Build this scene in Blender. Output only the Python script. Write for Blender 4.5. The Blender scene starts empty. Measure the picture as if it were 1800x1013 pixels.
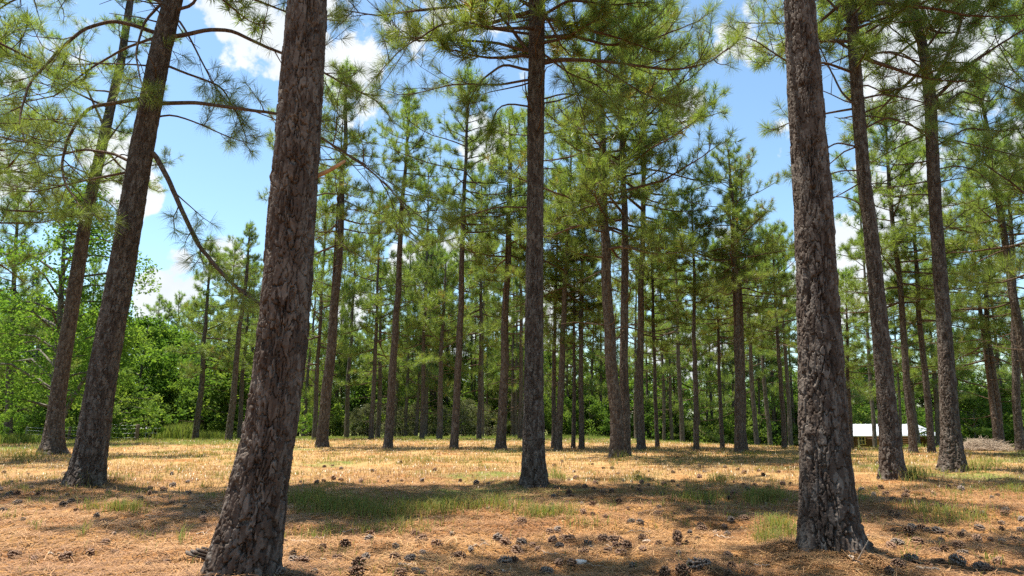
import bpy, math
import numpy as np
from mathutils import Vector

# ------------------------------------------------------------------ camera
F = 1194.0; CX, CY = 900.0, 506.5
CAM_H = 1.15
PITCH = math.atan((735 - CY) / F)
scene = bpy.context.scene
col = scene.collection
cam_d = bpy.data.cameras.new('camera'); cam = bpy.data.objects.new('camera', cam_d); col.objects.link(cam)
cam_d.sensor_width = 36.0; cam_d.lens = F / 1800 * 36
cam_d.clip_start = 0.05; cam_d.clip_end = 3000
cam.location = (0, 0, CAM_H); cam.rotation_euler = (math.pi / 2 + PITCH, 0, 0)
scene.camera = cam

# ------------------------------------------------------------------ light
SUN_EL = math.radians(75); SUN_AZ = math.radians(-68)      # azimuth from +Y towards +X
SDIR = Vector((math.sin(SUN_AZ) * math.cos(SUN_EL), math.cos(SUN_AZ) * math.cos(SUN_EL), math.sin(SUN_EL)))
sun_d = bpy.data.lights.new('sun', 'SUN'); sun = bpy.data.objects.new('sun', sun_d); col.objects.link(sun)
sun_d.energy = 4.1; sun_d.angle = math.radians(0.5); sun_d.color = (1.0, 0.95, 0.86)
sun.rotation_euler = (-SDIR).to_track_quat('-Z', 'Y').to_euler()
sun.location = (0, 0, 60)

scene.view_settings.view_transform = 'Standard'
scene.view_settings.look = 'None'
scene.view_settings.gamma = 1.0
scene.view_settings.use_curve_mapping = False
scene.view_settings.exposure = 1.58
scene.cycles.max_bounces = 12
scene.cycles.diffuse_bounces = 8
scene.cycles.glossy_bounces = 2
scene.cycles.transmission_bounces = 8
scene.cycles.use_denoising = False
scene.cycles.caustics_reflective = False
scene.cycles.caustics_refractive = False

FWD = np.array([0, math.cos(PITCH), math.sin(PITCH)]); UPV = np.array([0, -math.sin(PITCH), math.cos(PITCH)])
RGT = np.array([1.0, 0, 0]); CAMP = np.array([0, 0, CAM_H])
def ray(px, py):
    return FWD + RGT * (px - CX) / F + UPV * (CY - py) / F
def at(px, py, Y):
    r = ray(px, py); return CAMP + r * (Y / r[1])
def axial(p): return float(np.dot(np.asarray(p) - CAMP, FWD))

# world: physical sky with cumulus built from noise in sky directions
w = bpy.data.worlds.new('World'); scene.world = w; w.use_nodes = True
nt = w.node_tree; nt.nodes.clear()
def N(nt, t, **kw):
    n = nt.nodes.new(t)
    for k, v in kw.items(): setattr(n, k, v)
    return n
out = N(nt, 'ShaderNodeOutputWorld'); bg = N(nt, 'ShaderNodeBackground'); bg.inputs['Strength'].default_value = 0.098
sky = N(nt, 'ShaderNodeTexSky', sky_type='NISHITA'); sky.sun_disc = False
sky.sun_elevation = SUN_EL; sky.sun_rotation = SUN_AZ % (2 * math.pi)
sky.altitude = 0; sky.air_density = 1.0; sky.dust_density = 0.6; sky.ozone_density = 1.2
tc = N(nt, 'ShaderNodeTexCoord')
blobs = [(650, 100, 8, 1), (540, 40, 6, 1), (720, 60, 5, .9), (335, 485, 2.9, 1), (290, 515, 3.0, 1), (385, 450, 2.2, .9), (235, 332, 2.0, .8), (262, 345, 1.4, .8),
         (1215, 195, 2.2, .95), (1190, 180, 2.2, .7), (40, 120, 11, .75), (150, 60, 7, .6), (1760, 160, 11, .8), (1600, 120, 8, .75), (1480, 490, 6, .9),
         (1570, 330, 4, .8), (780, 250, 4, .8), (760, 480, 5, .9), (600, 470, 5, .7), (1390, 240, 3.5, .9), (1350, 20, 5, .8), (900, -200, 14, .6), (410, 10, 4, .8),
         (1250, 560, 7, .7), (830, 590, 5, .9), (1000, 560, 5, .8)]
acc = None
for px, py, r, wt in blobs:
    d = ray(px, py); d = d / np.linalg.norm(d)
    vm = N(nt, 'ShaderNodeVectorMath', operation='DOT_PRODUCT'); nt.links.new(tc.outputs['Generated'], vm.inputs[0]); vm.inputs[1].default_value = tuple(d)
    mr = N(nt, 'ShaderNodeMapRange', interpolation_type='SMOOTHSTEP'); nt.links.new(vm.outputs['Value'], mr.inputs['Value'])
    mr.inputs['From Min'].default_value = math.cos(math.radians(r * 1.25)); mr.inputs['From Max'].default_value = 1.0; mr.inputs['To Max'].default_value = wt
    if acc is None: acc = mr.outputs['Result']
    else:
        m = N(nt, 'ShaderNodeMath', operation='MAXIMUM'); nt.links.new(acc, m.inputs[0]); nt.links.new(mr.outputs['Result'], m.inputs[1]); acc = m.outputs[0]
nz = N(nt, 'ShaderNodeTexNoise'); nt.links.new(tc.outputs['Generated'], nz.inputs['Vector'])
nz.inputs['Scale'].default_value = 7; nz.inputs['Detail'].default_value = 9; nz.inputs['Roughness'].default_value = .58
mu = N(nt, 'ShaderNodeMath', operation='MULTIPLY_ADD'); nt.links.new(acc, mu.inputs[0]); mu.inputs[1].default_value = .50
nzs = N(nt, 'ShaderNodeMapRange'); nzs.clamp = False; nt.links.new(nz.outputs['Fac'], nzs.inputs['Value']); nzs.inputs['From Min'].default_value = .3; nzs.inputs['From Max'].default_value = .7; nt.links.new(nzs.outputs[0], mu.inputs[2])
cm = N(nt, 'ShaderNodeMapRange', interpolation_type='SMOOTHSTEP'); nt.links.new(mu.outputs[0], cm.inputs['Value'])
cm.inputs['From Min'].default_value = .82; cm.inputs['From Max'].default_value = .95
nz2 = N(nt, 'ShaderNodeTexNoise'); nt.links.new(tc.outputs['Generated'], nz2.inputs['Vector']); nz2.inputs['Scale'].default_value = 14; nz2.inputs['Detail'].default_value = 6
cr = N(nt, 'ShaderNodeMix', data_type='RGBA'); nt.links.new(nz2.outputs['Fac'], cr.inputs['Factor'])
cr.inputs['A'].default_value = (2.5, 2.8, 3.1, 1); cr.inputs['B'].default_value = (4.0, 4.1, 4.15, 1)
skm = N(nt, 'ShaderNodeMix', data_type='RGBA', blend_type='MULTIPLY'); skm.inputs['Factor'].default_value = 1
nt.links.new(sky.outputs[0], skm.inputs['A']); skm.inputs['B'].default_value = (.76, .86, .84, 1)
mx = N(nt, 'ShaderNodeMix', data_type='RGBA'); nt.links.new(cm.outputs['Result'], mx.inputs['Factor'])
nt.links.new(skm.outputs['Result'], mx.inputs['A']); nt.links.new(cr.outputs['Result'], mx.inputs['B'])
nt.links.new(mx.outputs['Result'], bg.inputs['Color']); nt.links.new(bg.outputs[0], out.inputs['Surface'])

# ------------------------------------------------------------------ helpers
def smoothstep(a, b, x):
    t = np.clip((x - a) / (b - a), 0, 1); return t * t * (3 - 2 * t)
def unit(v): return v / np.maximum(np.linalg.norm(v, axis=-1, keepdims=True), 1e-9)

def vnoise(p, seed=0):
    """value noise, p (...,3) -> 0..1"""
    p = np.asarray(p, float); i = np.floor(p).astype(np.int64); f = p - i; f = f * f * (3 - 2 * f)
    def h(a, b, c):
        n = (a * 374761393 + b * 668265263 + c * 2147483647 + seed * 974711) & 0xFFFFFFFF
        n = ((n ^ (n >> 13)) * 1274126177) & 0xFFFFFFFF
        n = ((n ^ (n >> 16)) * 2246822519) & 0xFFFFFFFF
        return ((n ^ (n >> 15)) & 0xFFFF) / 65535.0
    x, y, z = i[..., 0], i[..., 1], i[..., 2]; r = 0
    for dx in (0, 1):
        for dy in (0, 1):
            for dz in (0, 1):
                wgt = (f[..., 0] if dx else 1 - f[..., 0]) * (f[..., 1] if dy else 1 - f[..., 1]) * (f[..., 2] if dz else 1 - f[..., 2])
                r = r + wgt * h(x + dx, y + dy, z + dz)
    return r
def fbm(p, oct=4, seed=0):
    a, s, t = 0.5, 0, 0
    p = np.asarray(p, float)
    for k in range(oct):
        s = s + a * vnoise(p * 2 ** k, seed + k); t += a; a *= .5
    return s / t

def RELIEF(x, y):
    x = np.asarray(x, float); y = np.asarray(y, float)
    return ((fbm(np.stack([x * 9, y * 9, 0 * x], -1), 3, 8) - .5) * .024 + (fbm(np.stack([x * 2.6, y * 2.6, 0 * x], -1), 3, 18) - .5) * .10) * np.exp(-np.maximum(y - 8, 0) / 12)
MOUNDS = []   # (x, y, r, h)
def terrain(x, y):
    x = np.asarray(x, float); y = np.asarray(y, float)
    q = np.stack([x * .55, y * .55, 0 * x], -1)
    z = (fbm(q, 3, 5) - .5) * .12 * np.exp(-np.maximum(y - 10, 0) / 40)
    sp = np.logaddexp(0, (np.minimum(y, 130) - 36) / 3) * 3
    z = z - .022 * sp
    sr = smoothstep(6, 16, x) * smoothstep(0, 20, y)
    sp2 = np.logaddexp(0, (np.minimum(y, 66) - 27.5) / 1.5) * 1.5
    z = z - .052 * sr * sp2
    z = z + RELIEF(x, y)
    for mx_, my_, r, h in MOUNDS:
        z = z + h * np.exp(-((x - mx_) ** 2 + (y - my_) ** 2) / (r * r))
    return z
def ground_hit(px, py):
    """pixel(s) of the photograph -> point on the ground"""
    px = np.asarray(px, float); py = np.asarray(py, float)
    r = FWD + RGT * ((px - CX) / F)[..., None] + UPV * ((CY - py) / F)[..., None]
    z = np.zeros_like(px)
    for _ in range(6):
        t = (z - CAM_H) / np.minimum(r[..., 2], -.012)
        x, y = r[..., 0] * t, r[..., 1] * t
        z = .5 * z + .5 * terrain(x, y)
    return np.stack([x, y, terrain(x, y)], -1)

def build(name, V, quads=None, tris=None, mat=None, parent=None, smooth=False, attrs=None, link=True):
    me = bpy.data.meshes.new(name)
    V = np.asarray(V, np.float32)
    nq = 0 if quads is None else len(quads); ntr = 0 if tris is None else len(tris)
    me.vertices.add(len(V)); me.vertices.foreach_set('co', V.ravel())
    idx = []; st = []; tot = 0
    if nq: idx.append(np.asarray(quads, np.int32).ravel()); st.append(np.arange(nq) * 4); tot = nq * 4
    if ntr: idx.append(np.asarray(tris, np.int32).ravel()); st.append(tot + np.arange(ntr) * 3)
    idx = np.concatenate(idx); st = np.concatenate(st).astype(np.int32)
    me.loops.add(len(idx)); me.loops.foreach_set('vertex_index', idx)
    me.polygons.add(nq + ntr); me.polygons.foreach_set('loop_start', st)
    if smooth: me.polygons.foreach_set('use_smooth', np.ones(nq + ntr, bool))
    for k, a in (attrs or {}).items():
        at_ = me.attributes.new(k, 'FLOAT', 'POINT'); at_.data.foreach_set('value', np.asarray(a, np.float32).ravel())
    me.update(calc_edges=True)
    if mat is not None: me.materials.append(mat)
    o = bpy.data.objects.new(name, me)
    if link: col.objects.link(o)
    if parent is not None: o.parent = parent
    return o
class MB:
    """collects pieces into one mesh"""
    def __init__(s): s.V = []; s.Q = []; s.T = []; s.A = []; s.n = 0
    def add(s, V, quads=None, tris=None, a=0.0):
        V = np.asarray(V, float)
        s.V.append(V)
        if quads is not None and len(quads): s.Q.append(np.asarray(quads) + s.n)
        if tris is not None and len(tris): s.T.append(np.asarray(tris) + s.n)
        s.A.append(np.broadcast_to(np.asarray(a, float), (len(V),)))
        s.n += len(V)
    def box(s, c, sz, rz=0, a=0.0, tilt=None):
        x, y, z = np.asarray(sz) / 2
        v = np.array([[i * x, j * y, k * z] for k in (-1, 1) for j in (-1, 1) for i in (-1, 1)])
        if tilt is not None: v = v @ tilt.T
        c_, s_ = math.cos(rz), math.sin(rz)
        v = np.stack([v[:, 0] * c_ - v[:, 1] * s_, v[:, 0] * s_ + v[:, 1] * c_, v[:, 2]], -1) + np.asarray(c)
        s.add(v, [[0, 2, 3, 1], [4, 5, 7, 6], [0, 1, 5, 4], [2, 6, 7, 3], [0, 4, 6, 2], [1, 3, 7, 5]], a=a)
    def tube(s, P, r, k=6, a=0.0, cap=True):
        P = np.asarray(P, float); n = len(P); r = np.broadcast_to(np.asarray(r, float), (n,))
        t = unit(np.gradient(P, axis=0)); m = np.abs(unit((P[-1] - P[0])[None])[0]); ref = np.eye(3)[np.argmin(m)]
        n1 = unit(np.cross(t, ref)); n2 = np.cross(t, n1)
        th = np.linspace(0, 2 * np.pi, k, endpoint=False)
        V = P[:, None] + r[:, None, None] * (np.cos(th)[None, :, None] * n1[:, None] + np.sin(th)[None, :, None] * n2[:, None])
        V = V.reshape(-1, 3); i = np.arange(n - 1)[:, None] * k; j = np.arange(k)[None]; jn = (j + 1) % k
        Q = np.stack([i + j, i + jn, i + k + jn, i + k + j], -1).reshape(-1, 4)
        T = []
        if cap:
            V = np.vstack([V, P[-1]]); c = len(V) - 1; b = (n - 1) * k
            T = [[b + q, b + (q + 1) % k, c] for q in range(k)]
        s.add(V, Q, T, a)
    def build(s, name, mat, parent=None, smooth=False, link=True):
        return build(name, np.vstack(s.V), np.vstack(s.Q) if s.Q else None, np.vstack(s.T) if s.T else None, mat, parent, smooth,
                     {'tint': np.concatenate(s.A)}, link)
def tag(o, label=None, cat=None, group=None, kind=None):
    if label: o['label'] = label
    if cat: o['category'] = cat
    if group: o['group'] = group
    if kind: o['kind'] = kind
    return o
def empty(name, loc, rot=(0, 0, 0)):
    o = bpy.data.objects.new(name, None); o.empty_display_size = .2; col.objects.link(o)
    o.location = tuple(float(v) for v in loc); o.rotation_euler = rot; return o
def copy_child(src, parent):
    c = src.copy(); col.objects.link(c); c.parent = parent; return c

# ------------------------------------------------------------------ materials
def mat_new(name):
    m = bpy.data.materials.new(name); m.use_nodes = True; m.node_tree.nodes.clear()
    t = m.node_tree; o = N(t, 'ShaderNodeOutputMaterial'); return m, t, o
def ramp(t, src, stops):
    r = N(t, 'ShaderNodeValToRGB'); t.links.new(src, r.inputs[0]); e = r.color_ramp.elements
    while len(e) > 1: e.remove(e[-1])
    e[0].position = stops[0][0]; e[0].color = (*stops[0][1], 1)
    for p, c in stops[1:]:
        k = e.new(p); k.color = (*c, 1)
    return r.outputs[0]
def leaf_mat(name, stops, trans=.45, rnd=.12, gloss=.06, tcol=(1.25, 1.25, .6)):
    m, t, o = mat_new(name)
    a = N(t, 'ShaderNodeAttribute', attribute_name='tint')
    oi = N(t, 'ShaderNodeObjectInfo')
    ad = N(t, 'ShaderNodeMath', operation='MULTIPLY_ADD'); t.links.new(oi.outputs['Random'], ad.inputs[0]); ad.inputs[1].default_value = rnd; t.links.new(a.outputs['Fac'], ad.inputs[2])
    c = ramp(t, ad.outputs[0], stops)
    d = N(t, 'ShaderNodeBsdfDiffuse'); t.links.new(c, d.inputs['Color'])
    tr = N(t, 'ShaderNodeBsdfTranslucent')
    mc = N(t, 'ShaderNodeMix', data_type='RGBA', blend_type='MULTIPLY'); mc.inputs['Factor'].default_value = 1; t.links.new(c, mc.inputs['A']); mc.inputs['B'].default_value = (*tcol, 1)
    t.links.new(mc.outputs['Result'], tr.inputs['Color'])
    ms = N(t, 'ShaderNodeMixShader'); ms.inputs[0].default_value = trans; t.links.new(d.outputs[0], ms.inputs[1]); t.links.new(tr.outputs[0], ms.inputs[2])
    g = N(t, 'ShaderNodeBsdfGlossy'); g.inputs['Roughness'].default_value = .38; g.inputs['Color'].default_value = (.9, .95, .9, 1)
    m2 = N(t, 'ShaderNodeMixShader'); m2.inputs[0].default_value = gloss; t.links.new(ms.outputs[0], m2.inputs[1]); t.links.new(g.outputs[0], m2.inputs[2])
    t.links.new(m2.outputs[0], o.inputs['Surface']); return m
# tint 0..1 : 0 brown dead needles, .15 old olive, .6 fresh, 1 bright candles
M_NEEDLE = leaf_mat('pine_needles', [(0.0, (.24, .13, .05)), (.08, (.20, .165, .045)), (.2, (.165, .195, .062)), (.6, (.178, .245, .068)), (1.0, (.17, .29, .055))], .55, .12, .025, (1.35, 1.4, .6))
M_LEAF = leaf_mat('broad_leaves', [(0, (.05, .10, .022)), (.5, (.085, .165, .032)), (1.0, (.16, .24, .05))], .5, .3, .0, (1.4, 1.4, .6))
M_SHRUB = leaf_mat('shrub_leaves', [(0, (.04, .08, .02)), (.5, (.075, .135, .03)), (1.0, (.15, .205, .05))], .48, .4, .0, (1.4, 1.4, .6))
M_SILVER = leaf_mat('grey_green_leaves', [(0, (.09, .095, .06)), (.6, (.13, .14, .075)), (1.0, (.16, .17, .08))], .3, .3, .0)
M_GRASS = leaf_mat('grass_blades', [(0, (.30, .19, .08)), (.2, (.24, .19, .07)), (.45, (.16, .165, .055)), (1, (.14, .205, .05))], .4, .0, .0)
M_DRY = leaf_mat('dry_grass_blades', [(0, (.20, .10, .05)), (.25, (.30, .18, .085)), (.55, (.40, .27, .135)), (.8, (.36, .29, .12)), (1, (.19, .21, .07))], .3, .0, .03)
def straw_mat():
    m, t, o = mat_new('pine_straw')
    a = N(t, 'ShaderNodeAttribute', attribute_name='tint')
    c = ramp(t, a.outputs['Fac'], [(0, (.11, .046, .017)), (.4, (.255, .123, .044)), (.8, (.38, .21, .078)), (1, (.48, .35, .18))])
    p = N(t, 'ShaderNodeBsdfPrincipled'); t.links.new(c, p.inputs['Base Color']); p.inputs['Roughness'].default_value = .7
    t.links.new(p.outputs[0], o.inputs['Surface']); return m
M_STRAW = straw_mat()
def bark_mat(name, c1, c2, c3, scale=1.0, bump=.5, plates=True):
    m, t, o = mat_new(name)
    tc = N(t, 'ShaderNodeTexCoord'); mp = N(t, 'ShaderNodeMapping'); t.links.new(tc.outputs['Object'], mp.inputs[0]); mp.inputs['Scale'].default_value = (scale, scale, scale * .36)
    nz = N(t, 'ShaderNodeTexNoise'); t.links.new(mp.outputs[0], nz.inputs['Vector']); nz.inputs['Scale'].default_value = 6; nz.inputs['Detail'].default_value = 6
    wv = N(t, 'ShaderNodeMix', data_type='VECTOR'); wv.inputs['Factor'].default_value = .12; t.links.new(mp.outputs[0], wv.inputs['A']); t.links.new(nz.outputs['Color'], wv.inputs['B'])
    vo = N(t, 'ShaderNodeTexVoronoi', feature='F1'); t.links.new(wv.outputs['Result'], vo.inputs['Vector']); vo.inputs['Scale'].default_value = 17
    ve = N(t, 'ShaderNodeTexVoronoi', feature='DISTANCE_TO_EDGE'); t.links.new(wv.outputs['Result'], ve.inputs['Vector']); ve.inputs['Scale'].default_value = 17
    sx = N(t, 'ShaderNodeSeparateColor'); t.links.new(vo.outputs['Color'], sx.inputs[0])
    n2 = N(t, 'ShaderNodeTexNoise'); t.links.new(tc.outputs['Object'], n2.inputs['Vector']); n2.inputs['Scale'].default_value = 38; n2.inputs['Detail'].default_value = 5
    a1 = N(t, 'ShaderNodeMath', operation='MULTIPLY_ADD'); t.links.new(sx.outputs[0], a1.inputs[0]); a1.inputs[1].default_value = .5
    a0 = N(t, 'ShaderNodeMath', operation='MULTIPLY'); t.links.new(n2.outputs['Fac'], a0.inputs[0]); a0.inputs[1].default_value = .6; t.links.new(a0.outputs[0], a1.inputs[2])
    c = ramp(t, a1.outputs[0], [(.15, c1), (.5, c2), (.85, c3)])
    p = N(t, 'ShaderNodeBsdfPrincipled'); p.inputs['Roughness'].default_value = .92; p.inputs['Specular IOR Level'].default_value = .2
    t.links.new(c, p.inputs['Base Color'])
    b2 = N(t, 'ShaderNodeBump'); b2.inputs['Strength'].default_value = .7; b2.inputs['Distance'].default_value = .012; t.links.new(n2.outputs['Fac'], b2.inputs['Height'])
    if plates:
        mr = N(t, 'ShaderNodeMapRange', interpolation_type='SMOOTHSTEP'); t.links.new(ve.outputs['Distance'], mr.inputs['Value']); mr.inputs['From Max'].default_value = .22
        b1 = N(t, 'ShaderNodeBump'); b1.inputs['Strength'].default_value = 1.0; b1.inputs['Distance'].default_value = .05 * bump; t.links.new(mr.outputs[0], b1.inputs['Height']); t.links.new(b1.outputs[0], b2.inputs['Normal'])
    t.links.new(b2.outputs[0], p.inputs['Normal']); t.links.new(p.outputs[0], o.inputs['Surface']); return m
M_BARK = bark_mat('pine_bark', (.06, .034, .024), (.10, .066, .05), (.16, .12, .10))
M_BARKN = bark_mat('pine_bark_plates', (.043, .028, .020), (.075, .054, .041), (.155, .128, .105), 1.6, .3, False)
M_LIMB = bark_mat('pine_limb_bark', (.07, .038, .022), (.115, .07, .044), (.16, .115, .082), 2.0, .2)
M_GREYBARK = bark_mat('hardwood_bark', (.08, .068, .05), (.13, .115, .09), (.19, .175, .14), 1.5, .25)
def plain(name, c1, c2, rough=.8, sc=8.0, stretch=(1, 1, 1), bump=.0, metallic=0.0, spec=.3):
    m, t, o = mat_new(name); tc = N(t, 'ShaderNodeTexCoord'); mp = N(t, 'ShaderNodeMapping'); t.links.new(tc.outputs['Object'], mp.inputs[0]); mp.inputs['Scale'].default_value = stretch
    nz = N(t, 'ShaderNodeTexNoise'); t.links.new(mp.outputs[0], nz.inputs['Vector']); nz.inputs['Scale'].default_value = sc; nz.inputs['Detail'].default_value = 6
    c = ramp(t, nz.outputs['Fac'], [(.3, c1), (.7, c2)])
    p = N(t, 'ShaderNodeBsdfPrincipled'); p.inputs['Roughness'].default_value = rough; p.inputs['Metallic'].default_value = metallic; p.inputs['Specular IOR Level'].default_value = spec
    t.links.new(c, p.inputs['Base Color'])
    if bump:
        b = N(t, 'ShaderNodeBump'); b.inputs['Strength'].default_value = .8; b.inputs['Distance'].default_value = bump; t.links.new(nz.outputs['Fac'], b.inputs['Height']); t.links.new(b.outputs[0], p.inputs['Normal'])
    t.links.new(p.outputs[0], o.inputs['Surface']); return m
M_DEADWOOD = plain('bare_wood', (.30, .17, .08), (.46, .29, .15), .8, 14, (1, 1, 1), .003)
def cone_mat(name, stops):
    m, t, o = mat_new(name); a = N(t, 'ShaderNodeAttribute', attribute_name='tint'); oi = N(t, 'ShaderNodeObjectInfo')
    ad = N(t, 'ShaderNodeMath', operation='MULTIPLY_ADD'); t.links.new(oi.outputs['Random'], ad.inputs[0]); ad.inputs[1].default_value = .2; t.links.new(a.outputs['Fac'], ad.inputs[2])
    p = N(t, 'ShaderNodeBsdfPrincipled'); p.inputs['Roughness'].default_value = .75; t.links.new(ramp(t, ad.outputs[0], stops), p.inputs['Base Color']); t.links.new(p.outputs[0], o.inputs['Surface']); return m
M_CONE = cone_mat('cone_scales', [(0, (.085, .038, .02)), (.5, (.15, .075, .04)), (1, (.25, .145, .085))])
M_CONEG = cone_mat('weathered_cone_scales', [(0, (.075, .05, .036)), (.5, (.13, .09, .066)), (1, (.25, .19, .145))])
M_TWIG = plain('twig_wood', (.28, .20, .14), (.48, .38, .28), .85, 12)
M_ROOF = plain('white_metal_roof', (.40, .43, .46), (.58, .60, .63), .4, 1.4, (3, .5, .5))
M_LOG = plain('brown_logs', (.08, .036, .015), (.145, .068, .028), .75, 5, (1, 1, 8))
M_DOOR = plain('varnished_wood', (.34, .15, .045), (.42, .20, .06), .6, 6)
M_FRAME = plain('pale_timber', (.50, .36, .17), (.60, .44, .22), .7, 6)
M_GLASS = plain('dark_pane', (.03, .035, .04), (.05, .06, .06), .08, 3, spec=.6)
M_POST = plain('weathered_post', (.09, .06, .04), (.16, .11, .075), .9, 14, (1, 1, .3), .004)
M_POSTG = plain('mossy_post', (.12, .13, .05), (.19, .19, .09), .9, 14, (1, 1, .3), .004)
M_WIRE = plain('galvanised_wire', (.40, .41, .42), (.52, .53, .54), .45, 6, metallic=.7)
M_STONE = plain('pale_stone', (.55, .46, .38), (.72, .62, .52), .85, 9, bump=.01)
M_WHITE = plain('white_plastic', (.72, .75, .78), (.80, .82, .84), .4, 4)
M_DEAD = plain('brush_sticks', (.26, .20, .15), (.42, .33, .24), .9, 3)

# ------------------------------------------------------------------ pine foliage
def tuft_mesh(pos, dr, nper, ln, wd, rng, bend=False, tint=None, axis=.16, spread=(18, 88)):
    n = len(pos); pos = np.repeat(pos, nper, 0); d = np.repeat(unit(dr), nper, 0); m = len(pos)
    u = rng.random(m)
    q = rng.normal(size=(m, 3)); q = unit(q - (q * d).sum(1, keepdims=True) * d)
    ang = np.radians(spread[0] + (spread[1] - spread[0]) * (1 - u) ** 1.1 + rng.normal(0, 7, m))
    nd = d * np.cos(ang)[:, None] + q * np.sin(ang)[:, None]
    L = ln * (.75 + .4 * rng.random(m))
    base = pos + d * ((u - .8) * axis)[:, None]
    tip = base + nd * L[:, None]; tip[:, 2] -= L * .12 * (1 - np.abs(nd[:, 2]))
    side = unit(np.cross(nd, rng.normal(size=(m, 3)))) * (wd / 2)
    tt = np.repeat(tint if tint is not None else np.full(n, .4), nper) + rng.normal(0, .05, m)
    i = np.arange(m)
    if bend:
        mid = base + nd * (L * .55)[:, None]; mid[:, 2] += L * .02
        V = np.stack([base - side * .8, base + side * .8, mid + side, mid - side, tip], 1).reshape(-1, 3)
        Q = np.stack([i * 5, i * 5 + 1, i * 5 + 2, i * 5 + 3], -1); T = np.stack([i * 5 + 3, i * 5 + 2, i * 5 + 4], -1); k = 5
    else:
        V = np.stack([base - side, base + side, tip], 1).reshape(-1, 3); Q = None; T = np.stack([i * 3, i * 3 + 1, i * 3 + 2], -1); k = 3
    return V, Q, T, np.repeat(np.clip(tt, 0, 1), k)

def twigs_along(P, rng, tubes, tp, td, tt, r0, dens=1.0, up=.55, s0=.3, base_tint=.35, sub=.34, k=5, tiny=True):
    """side branches with needle tufts along limb polyline P"""
    P = np.asarray(P, float); seg = np.linalg.norm(np.diff(P, axis=0), axis=1); cum = np.r_[0, np.cumsum(seg)]; L = cum[-1]
    if L < .05: return
    def pt(s): return np.array([np.interp(s * L, cum, P[:, j]) for j in range(3)])
    nb = max(3, int(L * 3.4 * dens)); side = 1
    for b in range(nb):
        s = s0 + (1 - s0) * (b + rng.random()) / nb
        p = pt(s); t = unit((pt(min(1, s + .08)) - pt(max(0, s - .08)))[None])[0]
        h = np.cross(t, [0, 0, 1.0]); h = h / max(np.linalg.norm(h), .2)
        a = math.radians(rng.uniform(30, 68)); side = -side
        d = t * math.cos(a) + h * side * math.sin(a) + np.array([0, 0, rng.normal(.05, .3)])
        d = unit(d[None])[0]
        l = max(.22, min(1.5, L * sub * rng.uniform(.6, 1.2) * (1.15 - .75 * s)))
        q = [p]; dd = d.copy(); n = 4
        for j in range(n):
            dd = unit((dd + np.array([0, 0, up * .28 * (j + .3)]) + rng.normal(0, .1, 3))[None])[0]
            q.append(q[-1] + dd * l / n)
        q = np.array(q); tubes.append((q, np.linspace(r0 * .32, .005, n + 1), 4))
        tp.append(q[-1]); td.append(dd); tt.append(base_tint + rng.normal(0, .12))
        if tiny:
            for j in range(1, n):
                if rng.random() < .8:
                    e = unit((dd * .6 + rng.normal(0, .7, 3) + np.array([0, 0, up * .6]))[None])[0]
                    ll = rng.uniform(.08, .32) * min(1, l * 1.6); e1 = q[j] + e * ll
                    tubes.append((np.array([q[j], q[j] + e * ll * .5 + rng.normal(0, .012, 3), e1]), np.array([.007, .005, .004]), 3))
                    tp.append(e1); td.append(unit((e + np.array([0, 0, up * .4]))[None])[0]); tt.append(base_tint + rng.normal(0, .12))
    tp.append(P[-1]); td.append(unit((P[-1] - P[-2])[None])[0]); tt.append(base_tint)

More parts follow.
